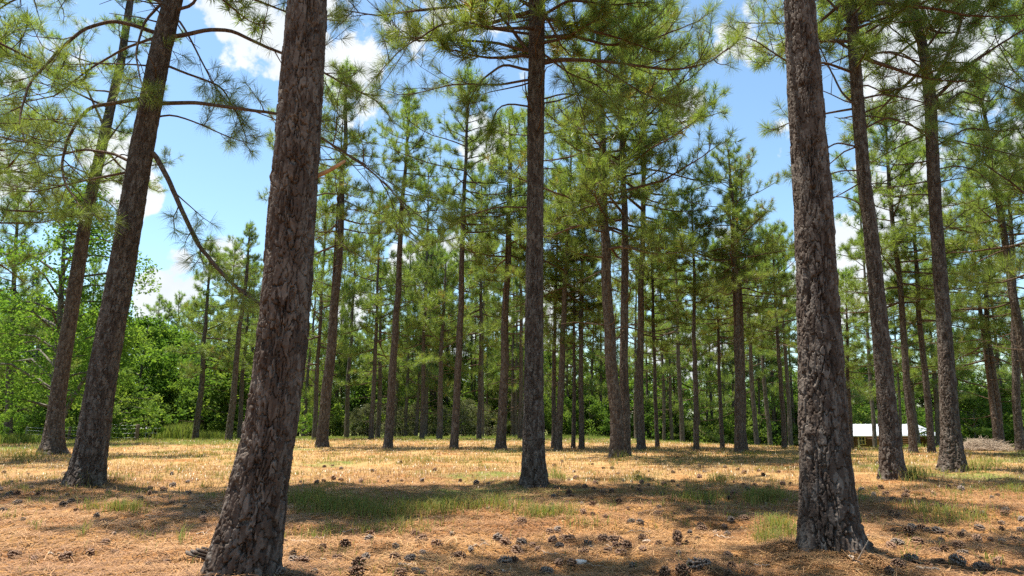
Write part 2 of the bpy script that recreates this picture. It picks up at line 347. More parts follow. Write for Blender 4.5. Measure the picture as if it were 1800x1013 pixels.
def crown_gen(L, R, nl, rng, dens=1.0, up=.55, z0=0.0, axis_fn=None, r_l=.032, tiny=True, full=.8):
    """whorled pine crown from height z0 to z0+L around axis_fn(z)"""
    limbs = []; tubes = []; tp = []; td = []; tt = []
    ph = rng.random() * 6.28; pt = rng.uniform(.45, .85); gaps = [(rng.uniform(0, .8), rng.uniform(0, 6.28), rng.uniform(.5, .95)) for _ in range(4)]
    for i in range(nl):
        f = (i + rng.random() * .7) / nl; z = z0 + L * (f ** .9) * .96
        az = ph + i * 2.399 + rng.normal(0, .35)
        shape = (1 - f ** 1.5) ** pt * (.66 + .34 * math.sin(min(1, f * 3.2 + .35) * 1.57))
        ll = R * max(.22, shape) * rng.uniform(.55, 1.25)
        for gz, ga, gw in gaps:
            if abs(f - gz) < .16 and abs((az - ga + math.pi) % (2 * math.pi) - math.pi) < gw: ll *= .45
        el = math.radians(-6 + 56 * f ** 1.5 + rng.normal(0, 10))
        c = np.array(axis_fn(z)) if axis_fn else np.array([0, 0, z])
        d = np.array([math.cos(az) * math.cos(el), math.sin(az) * math.cos(el), math.sin(el)])
        P = [c]; n = 6
        for j in range(n):
            d = unit((d + np.array([0, 0, -.05 if j < 2 else .06 + .1 * f]) + rng.normal(0, .09, 3))[None])[0]
            P.append(P[-1] + d * ll / n)
        P = np.array(P); limbs.append((P, np.linspace(r_l * (1.15 - .6 * f) * (ll / R * .5 + .5), .008, n + 1), 5))
        twigs_along(P, rng, tubes, tp, td, tt, .03, dens, up, .28 if f < .6 else .15, .30 + .25 * f, .36, tiny=tiny)
    # bare dead limbs below the crown, on the stem's core
    zc = np.linspace(z0 - 2.8, z0 + L * .97, 14); limbs.append((np.array([axis_fn(q) if axis_fn else (0, 0, q) for q in zc], float), np.linspace(.045, .012, 14), 5))
    for q in range(7):
        z = z0 - rng.uniform(.1, 2.6); az = rng.uniform(0, 6.28); ll = rng.uniform(.25, 1.3); c = np.array(axis_fn(z)) if axis_fn else np.array([0, 0, z])
        d = np.array([math.cos(az), math.sin(az), rng.uniform(-.25, .35)]); P = [c]
        for j in range(4): d = unit((d + rng.normal(0, .14, 3))[None])[0]; P.append(P[-1] + d * (.12 + ll / 4))
        limbs.append((np.array(P), np.linspace(.020, .006, 5), 4))
        if rng.random() < .5: limbs.append((np.array([P[2], P[2] + d * .2 + rng.normal(0, .15, 3), P[2] + d * .4 + rng.normal(0, .2, 3)]), np.array([.009, .007, .004]), 3))
    # leader and candles
    top = np.array(axis_fn(z0 + L)) if axis_fn else np.array([0, 0, z0 + L])
    for j in range(5):
        e = unit((np.array([rng.normal(0, .35), rng.normal(0, .35), 1.0]))[None])[0]; q = top + e * rng.uniform(.05, .4)
        limbs.append((np.array([top - [0, 0, .3], q]), np.array([.02, .006]), 4)); tp.append(q); td.append(e); tt.append(.75)
    return limbs, tubes, np.array(tp), np.array(td), np.array(tt)

# ------------------------------------------------------------------ trunks with modelled bark plates
def trunk_mesh(name, C, Rr, parent, seed, nseg=120, dz=.013, ztop=6.0, plate=(.062, .15), amp=.016, flare=.35, flare_h=.22, lobes=5, mat=None, ph=0.0, bury=.35, dz2=.12):
    """C: centreline points (n,3) by rising z, Rr radii. Local coordinates."""
    C = np.asarray(C, float); Rr = np.asarray(Rr, float)
    z = np.concatenate([np.arange(-bury, ztop, dz), np.arange(ztop, C[-1, 2], dz2)]) if C[-1, 2] > ztop else np.arange(-bury, C[-1, 2], dz)
    def ip(zz, v):
        # smooth interpolation: two passes of linear interp blur
        a = 0
        for o in (-.3, -.15, 0, .15, .3): a = a + np.interp(zz + o, C[:, 2], v)
        return a / 5
    cx, cy, r = ip(z, C[:, 0]), ip(z, C[:, 1]), ip(z, Rr)
    th = np.linspace(0, 2 * np.pi, nseg, endpoint=False)
    Z, TH = np.meshgrid(z, th, indexing='ij')
    Rm = np.median(Rr[:max(2, len(Rr) // 2)])
    X3 = np.stack([np.cos(TH) * 2.2, np.sin(TH) * 2.2, Z * 1.6], -1)
    wu = (fbm(X3 * 2.2, 3, seed) - .5); wv = (fbm(X3 * 2.2 + 31.7, 3, seed + 9) - .5)
    nu = max(6, int(round(2 * np.pi * Rm / plate[0])))
    U = TH / (2 * np.pi) * nu + wu * 2.0; Vv = Z / plate[1] + wv * 1.6
    def vor(U, Vv, nu, seed, jit=.85):
        iu, iv = np.floor(U).astype(int), np.floor(Vv).astype(int)
        F1 = np.full(U.shape, 9.0); F2 = np.full(U.shape, 9.0); ID = np.zeros(U.shape)
        rs = np.random.default_rng(seed); tab = rs.random((nu, 4096, 3))
        for du in (-1, 0, 1):
            for dv in (-1, 0, 1):
                a, b = iu + du, iv + dv; h = tab[a % nu, b % 4096]
                off = .5 * (b % 2)
                dx = a + .5 + (h[..., 0] - .5) * jit - U; dy = b + .5 + (h[..., 1] - .5) * jit - Vv
                d = np.sqrt(dx * dx + dy * dy)
                nw = d < F1; F2 = np.where(nw, F1, np.minimum(F2, d)); ID = np.where(nw, h[..., 2], ID); F1 = np.where(nw, d, F1)
        return F1, F2, ID
    w2 = fbm(np.stack([np.cos(TH) * Rm * 22, np.sin(TH) * Rm * 22, Z * 14], -1), 3, seed + 80) - .5
    w3 = fbm(np.stack([np.cos(TH) * Rm * 22 + 9.1, np.sin(TH) * Rm * 22, Z * 14], -1), 3, seed + 90) - .5
    F1, F2, ID = vor(U + w2 * .9, Vv + w3 * .8, nu, seed + 3, 1.0)
    e = F2 - F1
    g1, g2, ID2 = vor(TH / (2 * np.pi) * (nu * 2) + wu * 4 + w3 * 1.3, Vv * 1.3 + w2 * 1.0, nu * 2, seed + 4)
    rid = np.abs(fbm(np.stack([np.cos(TH) * Rm * 15 + wu * 1.6, np.sin(TH) * Rm * 15 + wv * 1.6, Z * 1.9], -1), 3, seed + 60) - .5)
    plateau = smoothstep(.012, .11, e)
    hgt = plateau * (.62 + .38 * ID) + .26 * plateau * smoothstep(-.05, .10, g2 - g1) * (ID2 - .3) - 1.0 * (1 - smoothstep(.006, .040, rid))
    low = np.exp(-np.maximum(Z, 0) / 1.2)
    fine = (fbm(np.stack([np.cos(TH) * Rm * 75, np.sin(TH) * Rm * 75, Z * 40], -1), 3, seed + 20) - .5)
    gross = (fbm(np.stack([np.cos(TH) * 1.2, np.sin(TH) * 1.2, Z * 1.1], -1), 3, seed + 40) - .5)
    scar = np.zeros_like(Z)
    rs = np.random.default_rng(seed + 5)
    for q in range(int(max(3, ztop * 1.3))):
        a0, z0_, r0_ = rs.uniform(0, 6.28), rs.uniform(.8, ztop), rs.uniform(.035, .07)
        dd = (((TH - a0 + np.pi) % (2 * np.pi) - np.pi) * Rm / r0_) ** 2 + ((Z - z0_) / (r0_ * .8)) ** 2
        scar += np.exp(-dd) * rs.choice([-1.2, 1.0])
    sc_ = (r / Rm)[:, None]
    disp = 1.3 * amp * (hgt - .5) * (1 + .2 * low) * sc_ + amp * .35 * fine + gross * Rm * .09 + scar * amp * .45
    fl = flare * np.exp(-np.maximum(Z, -.1) / flare_h) * (.55 + .45 * np.sin(TH * lobes + ph + gross * 3)) + .10 * np.exp(-np.maximum(Z, 0) / .7)
    RR = r[:, None] * (1 + fl) + disp
    V = np.stack([cx[:, None] + RR * np.cos(TH), cy[:, None] + RR * np.sin(TH), Z], -1).reshape(-1, 3)
    n, k = len(z), nseg; i = np.arange(n - 1)[:, None] * k; j = np.arange(k)[None]; jn = (j + 1) % k
    Q = np.stack([i + j, i + jn, i + k + jn, i + k + j], -1).reshape(-1, 4)
    return build(name, V, Q, None, mat or M_BARKN, parent, True)

def limb_parts(limbs, tubes, tp, td, tt, parent, nper, ln, wd, rng, bend, axis=.16, link=True, twig=True, dead=.04, spread=(18, 88)):
    mb = MB()
    for P, r, k in limbs: mb.tube(P, r, k)
    if twig:
        for P, r, k in tubes: mb.tube(P, r, k, cap=False)
    b = mb.build('limbs', M_LIMB, parent, True, link)
    tt = np.clip(np.asarray(tt, float), .14, 1); tt[rng.random(len(tt)) < dead] = .02
    V, Q, T, A = tuft_mesh(np.asarray(tp), np.asarray(td), nper, ln, wd, rng, bend, tt, axis, spread)
    c = build('crown', V, Q, T, M_NEEDLE, parent, False, {'tint': A}, link)
    return b, c

# ------------------------------------------------------------------ hero pines (traced trunks, traced lower limbs)
def hero(name, base_px, base_py, trace, height, label, seed, nseg, dz, ztop, amp, flare=.3, Y=None, plate=(.05, .13), ph=0.0, lobes=5, group='tall pines in the stand', flare_h=.22):
    """trace: list of (px, py, width px) from low to high"""
    if Y is None:
        g = ground_hit(base_px, base_py)
    else:
        p = at(base_px, base_py, Y); g = np.array([p[0], Y, float(terrain(p[0], Y))])
    root = empty(name, g); tag(root, label, 'tree', group)
    C = []; R = []
    for px, py, wpx in trace:
        p = at(px, py, g[1]); C.append(p - g); R.append(wpx / 2 * axial(p) / F)
    C = np.array(C); R = np.array(R)
    if C[0, 2] > 0: C = np.vstack([[0 * C[0, 0] if abs(C[0, 2]) < .02 else C[0, 0] - (C[1, 0] - C[0, 0]) / (C[1, 2] - C[0, 2]) * (C[0, 2] + .4), 0, -.4], C]); R = np.r_[R[0], R]
    sl = (C[-1] - C[-2]) / (C[-1, 2] - C[-2, 2]); zt = C[-1, 2]
    while zt < height - .5:
        zt += 1.0; sl = sl * .93 + np.array([0, 0, .07]); f = (height - zt) / max(height - C[len(trace) - 1, 2], .1)
        C = np.vstack([C, C[-1] + sl / sl[2]]); R = np.r_[R, max(.02, R[-1] - (R[min(len(trace), len(R) - 1)] / max(1, (height - C[len(trace), 2] + 1)) if len(C) > len(trace) + 1 else R[-1] / max(2, height - zt + 1)))]
    trunk_mesh('trunk', C, R, root, seed, nseg, dz, ztop, plate, amp, flare, lobes=lobes, ph=ph, flare_h=flare_h)
    fn = lambda z: (np.interp(z, C[:, 2], C[:, 0]), np.interp(z, C[:, 2], C[:, 1]), z)
    rf = lambda z: np.interp(z, C[:, 2], R)
    return root, g, fn, rf
def traced_limb(root, g, fn, pts, slope, r0, seed, up=.35, dens=.8, s0=.35, nper=64, wd=.0042, ln=.25, sub=.42, off=0.0, bow=0.0, tint=.28, axis=.12, tipf=.25):
    """one visible limb as a part of its tree: pixels at a depth that grows along its length"""
    rng = np.random.default_rng(seed); P = []; L = 0; prev = None
    for i, (px, py) in enumerate(pts):
        if prev is not None: L += math.hypot(px - prev[0], py - prev[1]) / F * g[1]
        prev = (px, py)
        P.append(at(px, py, g[1] + off + slope * L + bow * L * L) - g)
    P = np.array(P); c = np.array(fn(P[0, 2])); P = np.vstack([c, P])
    # resample smooth
    s = np.r_[0, np.cumsum(np.linalg.norm(np.diff(P, axis=0), axis=1))]; ss = np.linspace(0, s[-1], max(8, int(s[-1] / .12)))
    Q = np.stack([np.convolve(np.pad(np.interp(ss, s, P[:, j]), 1, 'edge'), [.25, .5, .25], 'valid') for j in range(3)], -1)
    Q = Q + np.cumsum(rng.normal(0, .006, Q.shape), 0) * np.linspace(0, 1, len(Q))[:, None]
    mb = MB(); mb.tube(Q, np.linspace(r0, max(.008, r0 * tipf), len(Q)), 9)
    tubes = []; tp = []; td = []; tt = []
    twigs_along(Q, rng, tubes, tp, td, tt, r0 * .9, dens, up, s0, tint, sub)
    for q, r, k in tubes: mb.tube(q, r, max(4, k), cap=False)
    br = mb.build('limb', M_LIMB, root, True)
    if tp:
        V, Qd, T, A = tuft_mesh(np.array(tp), np.array(td), nper, ln, wd, rng, True, np.clip(tt, .14, 1), axis)
        build('needles', V, Qd, T, M_NEEDLE, br, False, {'tint': A})
def hero_crown(root, fn, rf, z0, z1, R, nl, seed, dens=1.0, nper=44, ln=.25, wd=.006, up=.5, bend=True, dead=.04):
    rng = np.random.default_rng(seed)
    limbs, tubes, tp, td, tt = crown_gen(z1 - z0, R, nl, rng, dens, up, z0, fn, .045)
    limb_parts(limbs, tubes, tp, td, tt, root, nper, ln, wd, rng, bend, dead=dead)

LG = 'tall pines in the stand'
# base positions first, so the ground can rise to the trunks
T3Y, FRY = 5.08, 5.95
def fix(px, py): g = ground_hit(px, py); return float(g[0]), float(g[1])
B_T2, B_C, B_R2, B_R3, B_T1 = fix(152, 852), fix(939, 852), fix(1569, 842), fix(1674, 827), fix(91, 796)
p = at(430, 1030, T3Y); B_T3 = (float(p[0]), T3Y); p = at(1458, 985, FRY); B_FR = (float(p[0]), FRY)
for (x, y), r, h in ((B_T3, .42, .08), (B_FR, .46, .11), (B_T2, .9, .10), (B_C, .8, .07), (B_R2, .9, .08), (B_R3, .9, .08), (B_T1, 1.2, .14)):
    MOUNDS.append((x, y, r, h))
p = ground_hit(300, 836); MOUNDS.append((float(p[0]), float(p[1]), .5, .10))

# front left: thick, leaning, with a broken pale stub
r3, g3, fn3, rf3 = hero('pine_tree', 430, 1030, [(440, 930, 96), (452, 870, 88), (467, 800, 82), (485, 700, 82), (500, 550, 79), (512, 400, 76), (527, 200, 70), (540, 0, 64)],
    16.5, 'thickest pine trunk, leaning in front at left, with a pale broken stub', 11, 230, .006, 5.6, .023, .28, Y=T3Y, ph=2.2, lobes=3, flare_h=.30, plate=(.042, .15))
hero_crown(r3, fn3, rf3, 8.6, 16.6, 3.0, 34, 301, 1.0, 26, .25, .012, bend=False)
mb = MB(); a = at(543, 318, g3[1] + .06) - g3; b = at(607, 283, g3[1] + .02) - g3
q = np.linspace(0, 1, 7)[:, None]; P = a + (b - a) * (q * 1.25 - .25); P[:, 2] += .006 * np.sin(q[:, 0] * 7)
mb.tube(P, [.022, .021, .019, .018, .0165, .015, .012], 9); mb.build('broken_stub', M_DEADWOOD, r3, True)
# front right
rr, gr, fnr, rfr = hero('pine_tree', 1458, 985, [(1459, 960, 90), (1457, 930, 86), (1451, 835, 77), (1446, 700, 72), (1438, 550, 66), (1431, 380, 60), (1418, 205, 56), (1405, 0, 48)],
    17.0, 'thick plated pine trunk standing in front at right of the frame', 23, 230, .006, 6.2, .022, .34, Y=FRY, ph=.6, lobes=4, flare_h=.2, plate=(.043, .17))
hero_crown(rr, fnr, rfr, 8.6, 17.0, 3.0, 34, 302, 1.0, 26, .25, .012, bend=False)

# second from left, leaning, with drooping limbs
r2, g2, fn2, rf2 = hero('pine_tree', 152, 852, [(150, 840, 52), (159, 800, 48), (174, 700, 45), (191, 600, 43), (210, 500, 42), (223, 420, 39), (252, 247, 36), (280, 100, 33), (304, 0, 30)],
    17.5, 'leaning pine at left with long drooping limbs arching to both sides', 37, 160, .010, 10.0, .020, .38, ph=1.0, lobes=4)
for i, (pts, sl, r0, kw) in enumerate([
    ([(274, 59), (240, 46), (197, 37), (148, 52), (106, 89), (54, 148), (37, 197), (35, 232), (49, 256)], -.35, .040, dict(up=.25, dens=1.0)),
    ([(249, 173), (197, 182), (158, 187), (136, 212), (118, 247), (108, 291), (116, 325), (163, 385)], -.25, .040, dict(up=.25, dens=1.0)),
    ([(316, 64), (365, 52), (409, 54), (459, 79), (498, 96), (567, 128), (640, 165), (668, 182)], .15, .044, dict(up=.1, dens=.9)),
    ([(284, 182), (345, 180), (419, 190), (493, 200), (566, 245), (637, 290), (686, 335), (715, 375)], -.1, .040, dict(up=.05, dens=.75, s0=.3)),
    ([(269, 266), (296, 316), (321, 375), (345, 429), (390, 483), (430, 520), (463, 540)], -.15, .050, dict(up=-.1, dens=.85, s0=.22, sub=.26, tipf=.5)),
    ([(290, 0), (252, 39), (237, 89), (247, 143), (262, 175)], -.3, .030, dict(up=-.1, dens=.7)),
    ([(300, 20), (340, 10), (352, -20), (345, -60), (350, -120)], -.2, .035, dict(up=.4)),
    ([(312, 30), (335, 70), (355, 110), (380, 160), (420, 210)], .3, .022, dict(up=0, dens=1.0)),
    ([(262, 210), (300, 200), (345, 215), (400, 240), (440, 250)], .5, .020, dict(up=.05, dens=.9)),
    ([(240, 290), (200, 270), (150, 262), (90, 275), (20, 262), (-40, 270)], .35, .030, dict(up=.2, dens=.9)),
    ([(300, 10), (250, -10), (180, -30), (90, -20), (20, 10), (-50, 60)], .2, .042, dict(up=.2, dens=1.0)),
    ([(290, 60), (220, 85), (160, 120), (100, 170), (10, 190)], .6, .028, dict(up=.2, dens=.9)),
    ([(280, 110), (330, 130), (390, 150), (420, 200), (440, 245)], .4, .026, dict(up=0, dens=.9)),
    ([(310, 0), (380, -20), (450, 0), (520, 30), (600, 40)], .4, .036, dict(up=.1, dens=.9)),
    ([(238, 300), (190, 310), (120, 325), (60, 340), (-10, 330)], .5, .026, dict(up=.2, dens=.9)),
    ]): traced_limb(r2, g2, fn2, pts, sl, r0, 400 + i, **kw)
hero_crown(r2, fn2, rf2, 9.6, 17.6, 3.4, 40, 303, 1.1, 44, .25, .011)

# centre
rc, gc, fnc, rfc = hero('pine_tree', 939, 852, [(939, 838, 40), (938, 800, 36), (938, 700, 32), (939, 597, 31), (940, 420, 28), (942, 210, 28), (944, 0, 27)],
    17.0, 'straight pine trunk at the centre, tall and clear, with limbs near the top', 41, 150, .010, 10.0, .019, .30, ph=.3, lobes=5)
for i, (pts, sl, r0, kw) in enumerate([
    ([(929, 93), (898, 50), (865, 12), (830, -10), (780, -20)], .1, .040, {}),
    ([(927, 124), (886, 112), (848, 137), (827, 170), (822, 200)], -.4, .030, dict(up=0)),
    ([(927, 91), (873, 75), (790, 70), (732, 75), (690, 60)], .2, .034, {}),
    ([(930, 188), (898, 182), (877, 187), (865, 215), (862, 235)], -.2, .020, dict(up=-.1, dens=.35, s0=.75)),
    ([(928, 365), (873, 363), (823, 377), (790, 388)], .2, .018, dict(dens=.3, s0=.8)),
    ([(956, 112), (983, 104), (1066, 108), (1132, 118), (1190, 122), (1244, 108), (1281, 79)], -.1, .042, dict(s0=.42, dens=.9)),
    ([(956, 66), (1004, 62), (1066, 79), (1132, 75), (1190, 50), (1236, 33)], .25, .036, dict(dens=1)),
    ([(985, 105), (1010, 155), (1033, 212)], -.5, .018, dict(up=0, dens=.8)),
    ([(1040, 108), (1090, 140), (1140, 170), (1200, 190)], -.2, .018, dict(up=0, dens=1)),
    ([(955, 175), (990, 165), (1030, 170), (1060, 190)], -.5, .018, dict(up=.1, dens=.9)),
    ([(930, 140), (880, 150), (800, 150), (740, 165), (690, 170)], .6, .026, dict(up=.1)),
    ([(945, 20), (900, -10), (820, 10), (740, 20), (660, 30), (600, 20)], -.1, .038, dict(up=.1, dens=1)),
    ([(930, 60), (860, 50), (780, 40), (700, 90), (660, 130)], -.4, .028, dict(up=.05, dens=1)),
    ([(950, 30), (1000, 0), (1080, 10), (1150, 5)], -.3, .034, dict(dens=1)),
    ([(950, 90), (1000, 130), (1050, 150), (1090, 200)], .6, .022, dict(up=.1, dens=1)),
    ]): traced_limb(rc, gc, fnc, pts, sl, r0, 440 + i, **kw)
hero_crown(rc, fnc, rfc, 7.8, 17.2, 3.1, 56, 304, 1.25, 52, .25, .0095)

# right pair behind the front right trunk
r4, g4, fn4, rf4 = hero('pine_tree', 1569, 842, [(1569, 832, 37), (1566, 790, 32), (1558, 700, 28), (1549, 597, 26), (1528, 380, 22), (1520, 332, 21), (1507, 166, 19), (1495, 0, 17.5)],
    16.5, 'reddish slim pine leaning left, right behind the front right trunk', 53, 120, .012, 11.0, .018, .30, ph=1.7)
for i, (pts, sl, r0, kw) in enumerate([
    ([(1487, 31), (1454, 0), (1420, -30)], .2, .035, {}), ([(1507, 66), (1553, 40), (1600, 10)], -.2, .026, {}), ([(1503, 29), (1557, 0), (1600, -30)], .2, .030, {}),
    ([(1510, 190), (1480, 165), (1440, 82), (1400, 75)], .3, .024, {}), ([(1516, 300), (1480, 300), (1450, 310), (1420, 325)], -.2, .018, dict(dens=.5, s0=.5)),
    ([(1512, 175), (1550, 165), (1600, 175), (1650, 190)], -.3, .024, {}), ([(1513, 230), (1560, 205), (1620, 230), (1670, 260)], -.4, .024, dict(dens=1.1)),
    ([(1505, 130), (1450, 110), (1400, 120), (1330, 75), (1290, 60)], -.2, .030, dict(dens=1)), ([(1508, 190), (1450, 200), (1400, 210), (1350, 230)], .4, .026, dict(dens=1)),
    ([(1500, 90), (1450, 60), (1380, 40), (1300, 40)], .5, .030, dict(dens=1)), ([(1515, 260), (1470, 250), (1440, 270), (1400, 310)], -.5, .02, dict(dens=.9)),
    ([(1525, 370), (1500, 350), (1470, 345), (1440, 352)], .2, .016, dict(dens=.3, s0=.7)), ([(1502, 100), (1560, 90), (1620, 110), (1680, 90)], .3, .028, dict(dens=1)),
    ]): traced_limb(r4, g4, fn4, pts, sl, r0, 480 + i, **{**dict(wd=.0048, nper=54), **kw})
hero_crown(r4, fn4, rf4, 8.2, 16.8, 3.0, 40, 305, 1.25, 44, .25, .009)

r5, g5, fn5, rf5 = hero('pine_tree', 1674, 827, [(1674, 815, 36), (1672, 771, 29), (1667, 700, 26), (1661, 597, 22), (1645, 380, 19), (1640, 290, 19), (1635, 166, 18), (1622, 83, 15), (1611, 33, 13)],
    16.8, 'pine with a pale flaky foot and forked top, near the brush pile at right', 67, 120, .012, 12.0, .018, .40, ph=2.4)
for i, (pts, sl, r0, kw) in enumerate([
    ([(1638, 155), (1665, 100), (1686, 54), (1698, 0), (1700, -50)], -.2, .060, dict(s0=.4)), ([(1642, 175), (1702, 116), (1744, 87), (1800, 50), (1850, 20)], -.3, .046, dict(s0=.4)),
    ([(1702, 110), (1740, 140), (1790, 160), (1840, 190)], -.5, .024, dict(up=0, dens=1)), ([(1640, 260), (1700, 225), (1760, 230), (1800, 222)], .2, .026, dict(dens=.9)),
    ([(1630, 130), (1590, 95), (1550, 90), (1500, 105)], -.2, .026, dict(dens=1)), ([(1640, 230), (1600, 250), (1560, 270), (1530, 290)], .3, .022, dict(dens=1)),
    ([(1643, 300), (1680, 290), (1720, 300), (1750, 330)], -.3, .018, dict(dens=.9)), ([(1648, 412), (1672, 395), (1696, 373)], .2, .014, dict(dens=0.1, s0=.95, nper=2)),
    ([(1637, 200), (1690, 160), (1740, 180), (1790, 110)], .5, .024, dict(dens=1)), ([(1625, 90), (1660, 40), (1720, 20), (1790, -10)], -.5, .032, dict(dens=1)),
    ([(1640, 250), (1590, 210), (1560, 225), (1520, 200)], -.4, .022, dict(dens=1)), ([(1641, 240), (1690, 250), (1740, 260), (1810, 280)], -.5, .02, dict(dens=.9)),
    ([(1630, 110), (1580, 60), (1540, 30), (1500, 20)], .3, .026, dict(dens=1)),
    ]): traced_limb(r5, g5, fn5, pts, sl, r0, 520 + i, **{**dict(wd=.0052, nper=50), **kw})
hero_crown(r5, fn5, rf5, 8.8, 16.8, 3.0, 40, 306, 1.25, 42, .25, .0095)

r1, g1, fn1, rf1 = hero('pine_tree', 91, 796, [(93, 785, 33), (97, 740, 27), (102, 696, 24), (133, 498, 22), (150, 390, 19), (172, 290, 17), (192, 200, 15), (212, 113, 13), (227, 15, 11)],
    17.5, 'leaning pine at the far left, left of the drooping limbed pine', 71, 80, .018, 14.0, .016, .55, ph=.8, lobes=4)
hero_crown(r1, fn1, rf1, 8.8, 17.8, 3.2, 28, 307, 1.0, 42, .25, .009, bend=False)
for i, (pts, sl, r0, kw) in enumerate([
    ([(186, 230), (150, 150), (140, 110), (150, 60)], .1, .05, {}), ([(180, 260), (210, 220), (240, 185)], .2, .04, {}), ([(170, 300), (215, 270), (260, 290), (300, 285)], -.3, .03, {}),
    ([(165, 310), (120, 290), (60, 310), (0, 350)], .2, .03, {}), ([(155, 365), (110, 350), (60, 380), (20, 385)], -.2, .026, {}), ([(160, 340), (190, 355), (215, 380)], -.2, .022, {})]):
    traced_limb(r1, g1, fn1, pts, sl, r0, 560 + i, **{**dict(wd=.007, nper=44), **kw})

for r_, f_, q_, z0_, R_, sd in ((rc, fnc, rfc, 10.3, 3.5, 1), (r2, fn2, rf2, 10.6, 3.6, 2), (rr, fnr, rfr, 8.0, 3.3, 3), (r3, fn3, rf3, 8.4, 2.6, 4), (r4, fn4, rf4, 11.2, 3.0, 5), (r5, fn5, rf5, 11.2, 3.0, 6)):  # second dense crowns, mostly above the frame, added to deepen the ground shade
    hero_crown(r_, f_, q_, z0_, 16.4, R_, 44, 610 + sd, 1.3, 40, .26, .015, bend=False, dead=.02)
# ------------------------------------------------------------------ shared pines of the stand (variants with copies)
def pine_variant(seed, L, R, nl, lod):
    """crown mesh with its foot at z=0 and height L, limbs mesh likewise"""
    rng = np.random.default_rng(seed)
    if lod == 'B': dens, nper, ln, wd, tw, tiny = 1.08, 40, .25, .0105, True, True
    else: dens, nper, ln, wd, tw, tiny = 1.0, 30, .27, .0165, False, True
    limbs, tubes, tp, td, tt = crown_gen(L, R, nl, rng, dens, .75, 0, None, .04, tiny)
    print('tufts', len(tp))
    return limb_parts(limbs, tubes, tp, td, tt, None, nper, ln, wd, rng, False, link=False, twig=tw)
VL, VR = 7.5, 3.3
VB = [pine_variant(900 + i, VL, VR * (1 + .12 * ((i % 3) - 1)), 52 + i, 'B') for i in range(6)]
VC = [pine_variant(950 + i, VL, VR * (1 + .12 * ((i % 3) - 1)), 36 + i, 'C') for i in range(5)]
TH_ = 15.0
def trunk_variant(seed, nseg, dz):
    rng = np.random.default_rng(seed)
    z = np.linspace(-.4, TH_, 20); wob = np.cumsum(rng.normal(0, .035, (20, 2)), 0); wob -= np.outer(np.linspace(0, 1, 20), wob[-1]); wob -= wob[0]
    r = .19 * (1 - .80 * np.clip(z / TH_, 0, 1) ** 1.25)
    o = trunk_mesh('trunk', np.stack([wob[:, 0], wob[:, 1], z], -1), r, None, seed, nseg, dz, TH_, (.07, .16), .016, .30, lobes=4 + seed % 3, mat=M_BARKN, bury=.4)
    col.objects.unlink(o); return o
TVB = [trunk_variant(700 + i, 56, .025) for i in range(4)]
TVC = [trunk_variant(720 + i, 18, .10) for i in range(3)]

used_tree = [0]
def plain_pine(bx, by, tx, ty, wpx, cby, topy, label, group=LG, Y=None, seed=None, rad=None, name='pine_tree'):
    used_tree[0] += 1; k = used_tree[0]; rng = np.random.default_rng(3000 + k)
    if Y is None:
        dy = CAM_H / math.tan(max(math.atan((by - CY) / F) - PITCH, .02)); dw = .345 * F / wpx
        Y = dy if by >= 787 else min(max(dw, 33), 76)
        if 1470 < bx < 1662: Y = min(Y, 50)      # these stand before the building
    p = at(bx, by, Y); zg = float(terrain(p[0], Y)); base = np.array([p[0], Y, zg])
    t = at(tx, ty, Y); dx = (t[0] - base[0]) / (t[2] - base[2])
    H = at(bx, topy, Y)[2] - zg; cb = at(bx, cby + 14, Y)[2] - zg; H = max(H, cb + 2.0)
    ax = axial(base); r = wpx / 2 * ax / F if rad is None else rad
    root = empty(name, base, (rng.normal(0, .012), math.atan(dx), 0)); tag(root, label, 'tree', group)
    lod = Y < 41
    tv = (TVB if lod else TVC)[k % (4 if lod else 3)]; cv = (VB if lod else VC)[(k * 7 + k // 5) % (6 if lod else 5)]
    tr = copy_child(tv, root); tr.scale = (r / .185, r / .185, H / TH_); tr.rotation_euler.z = rng.uniform(0, 6.28)
    rot = rng.uniform(0, 6.28); sz = (H - cb) / VL; sx = min(max(sz * rng.uniform(.92, 1.18), .78), 1.28)
    for c in cv:
        o = copy_child(c, root); o.location = (0, 0, cb); o.scale = (sx, sx, sz); o.rotation_euler.z = rot
    return root

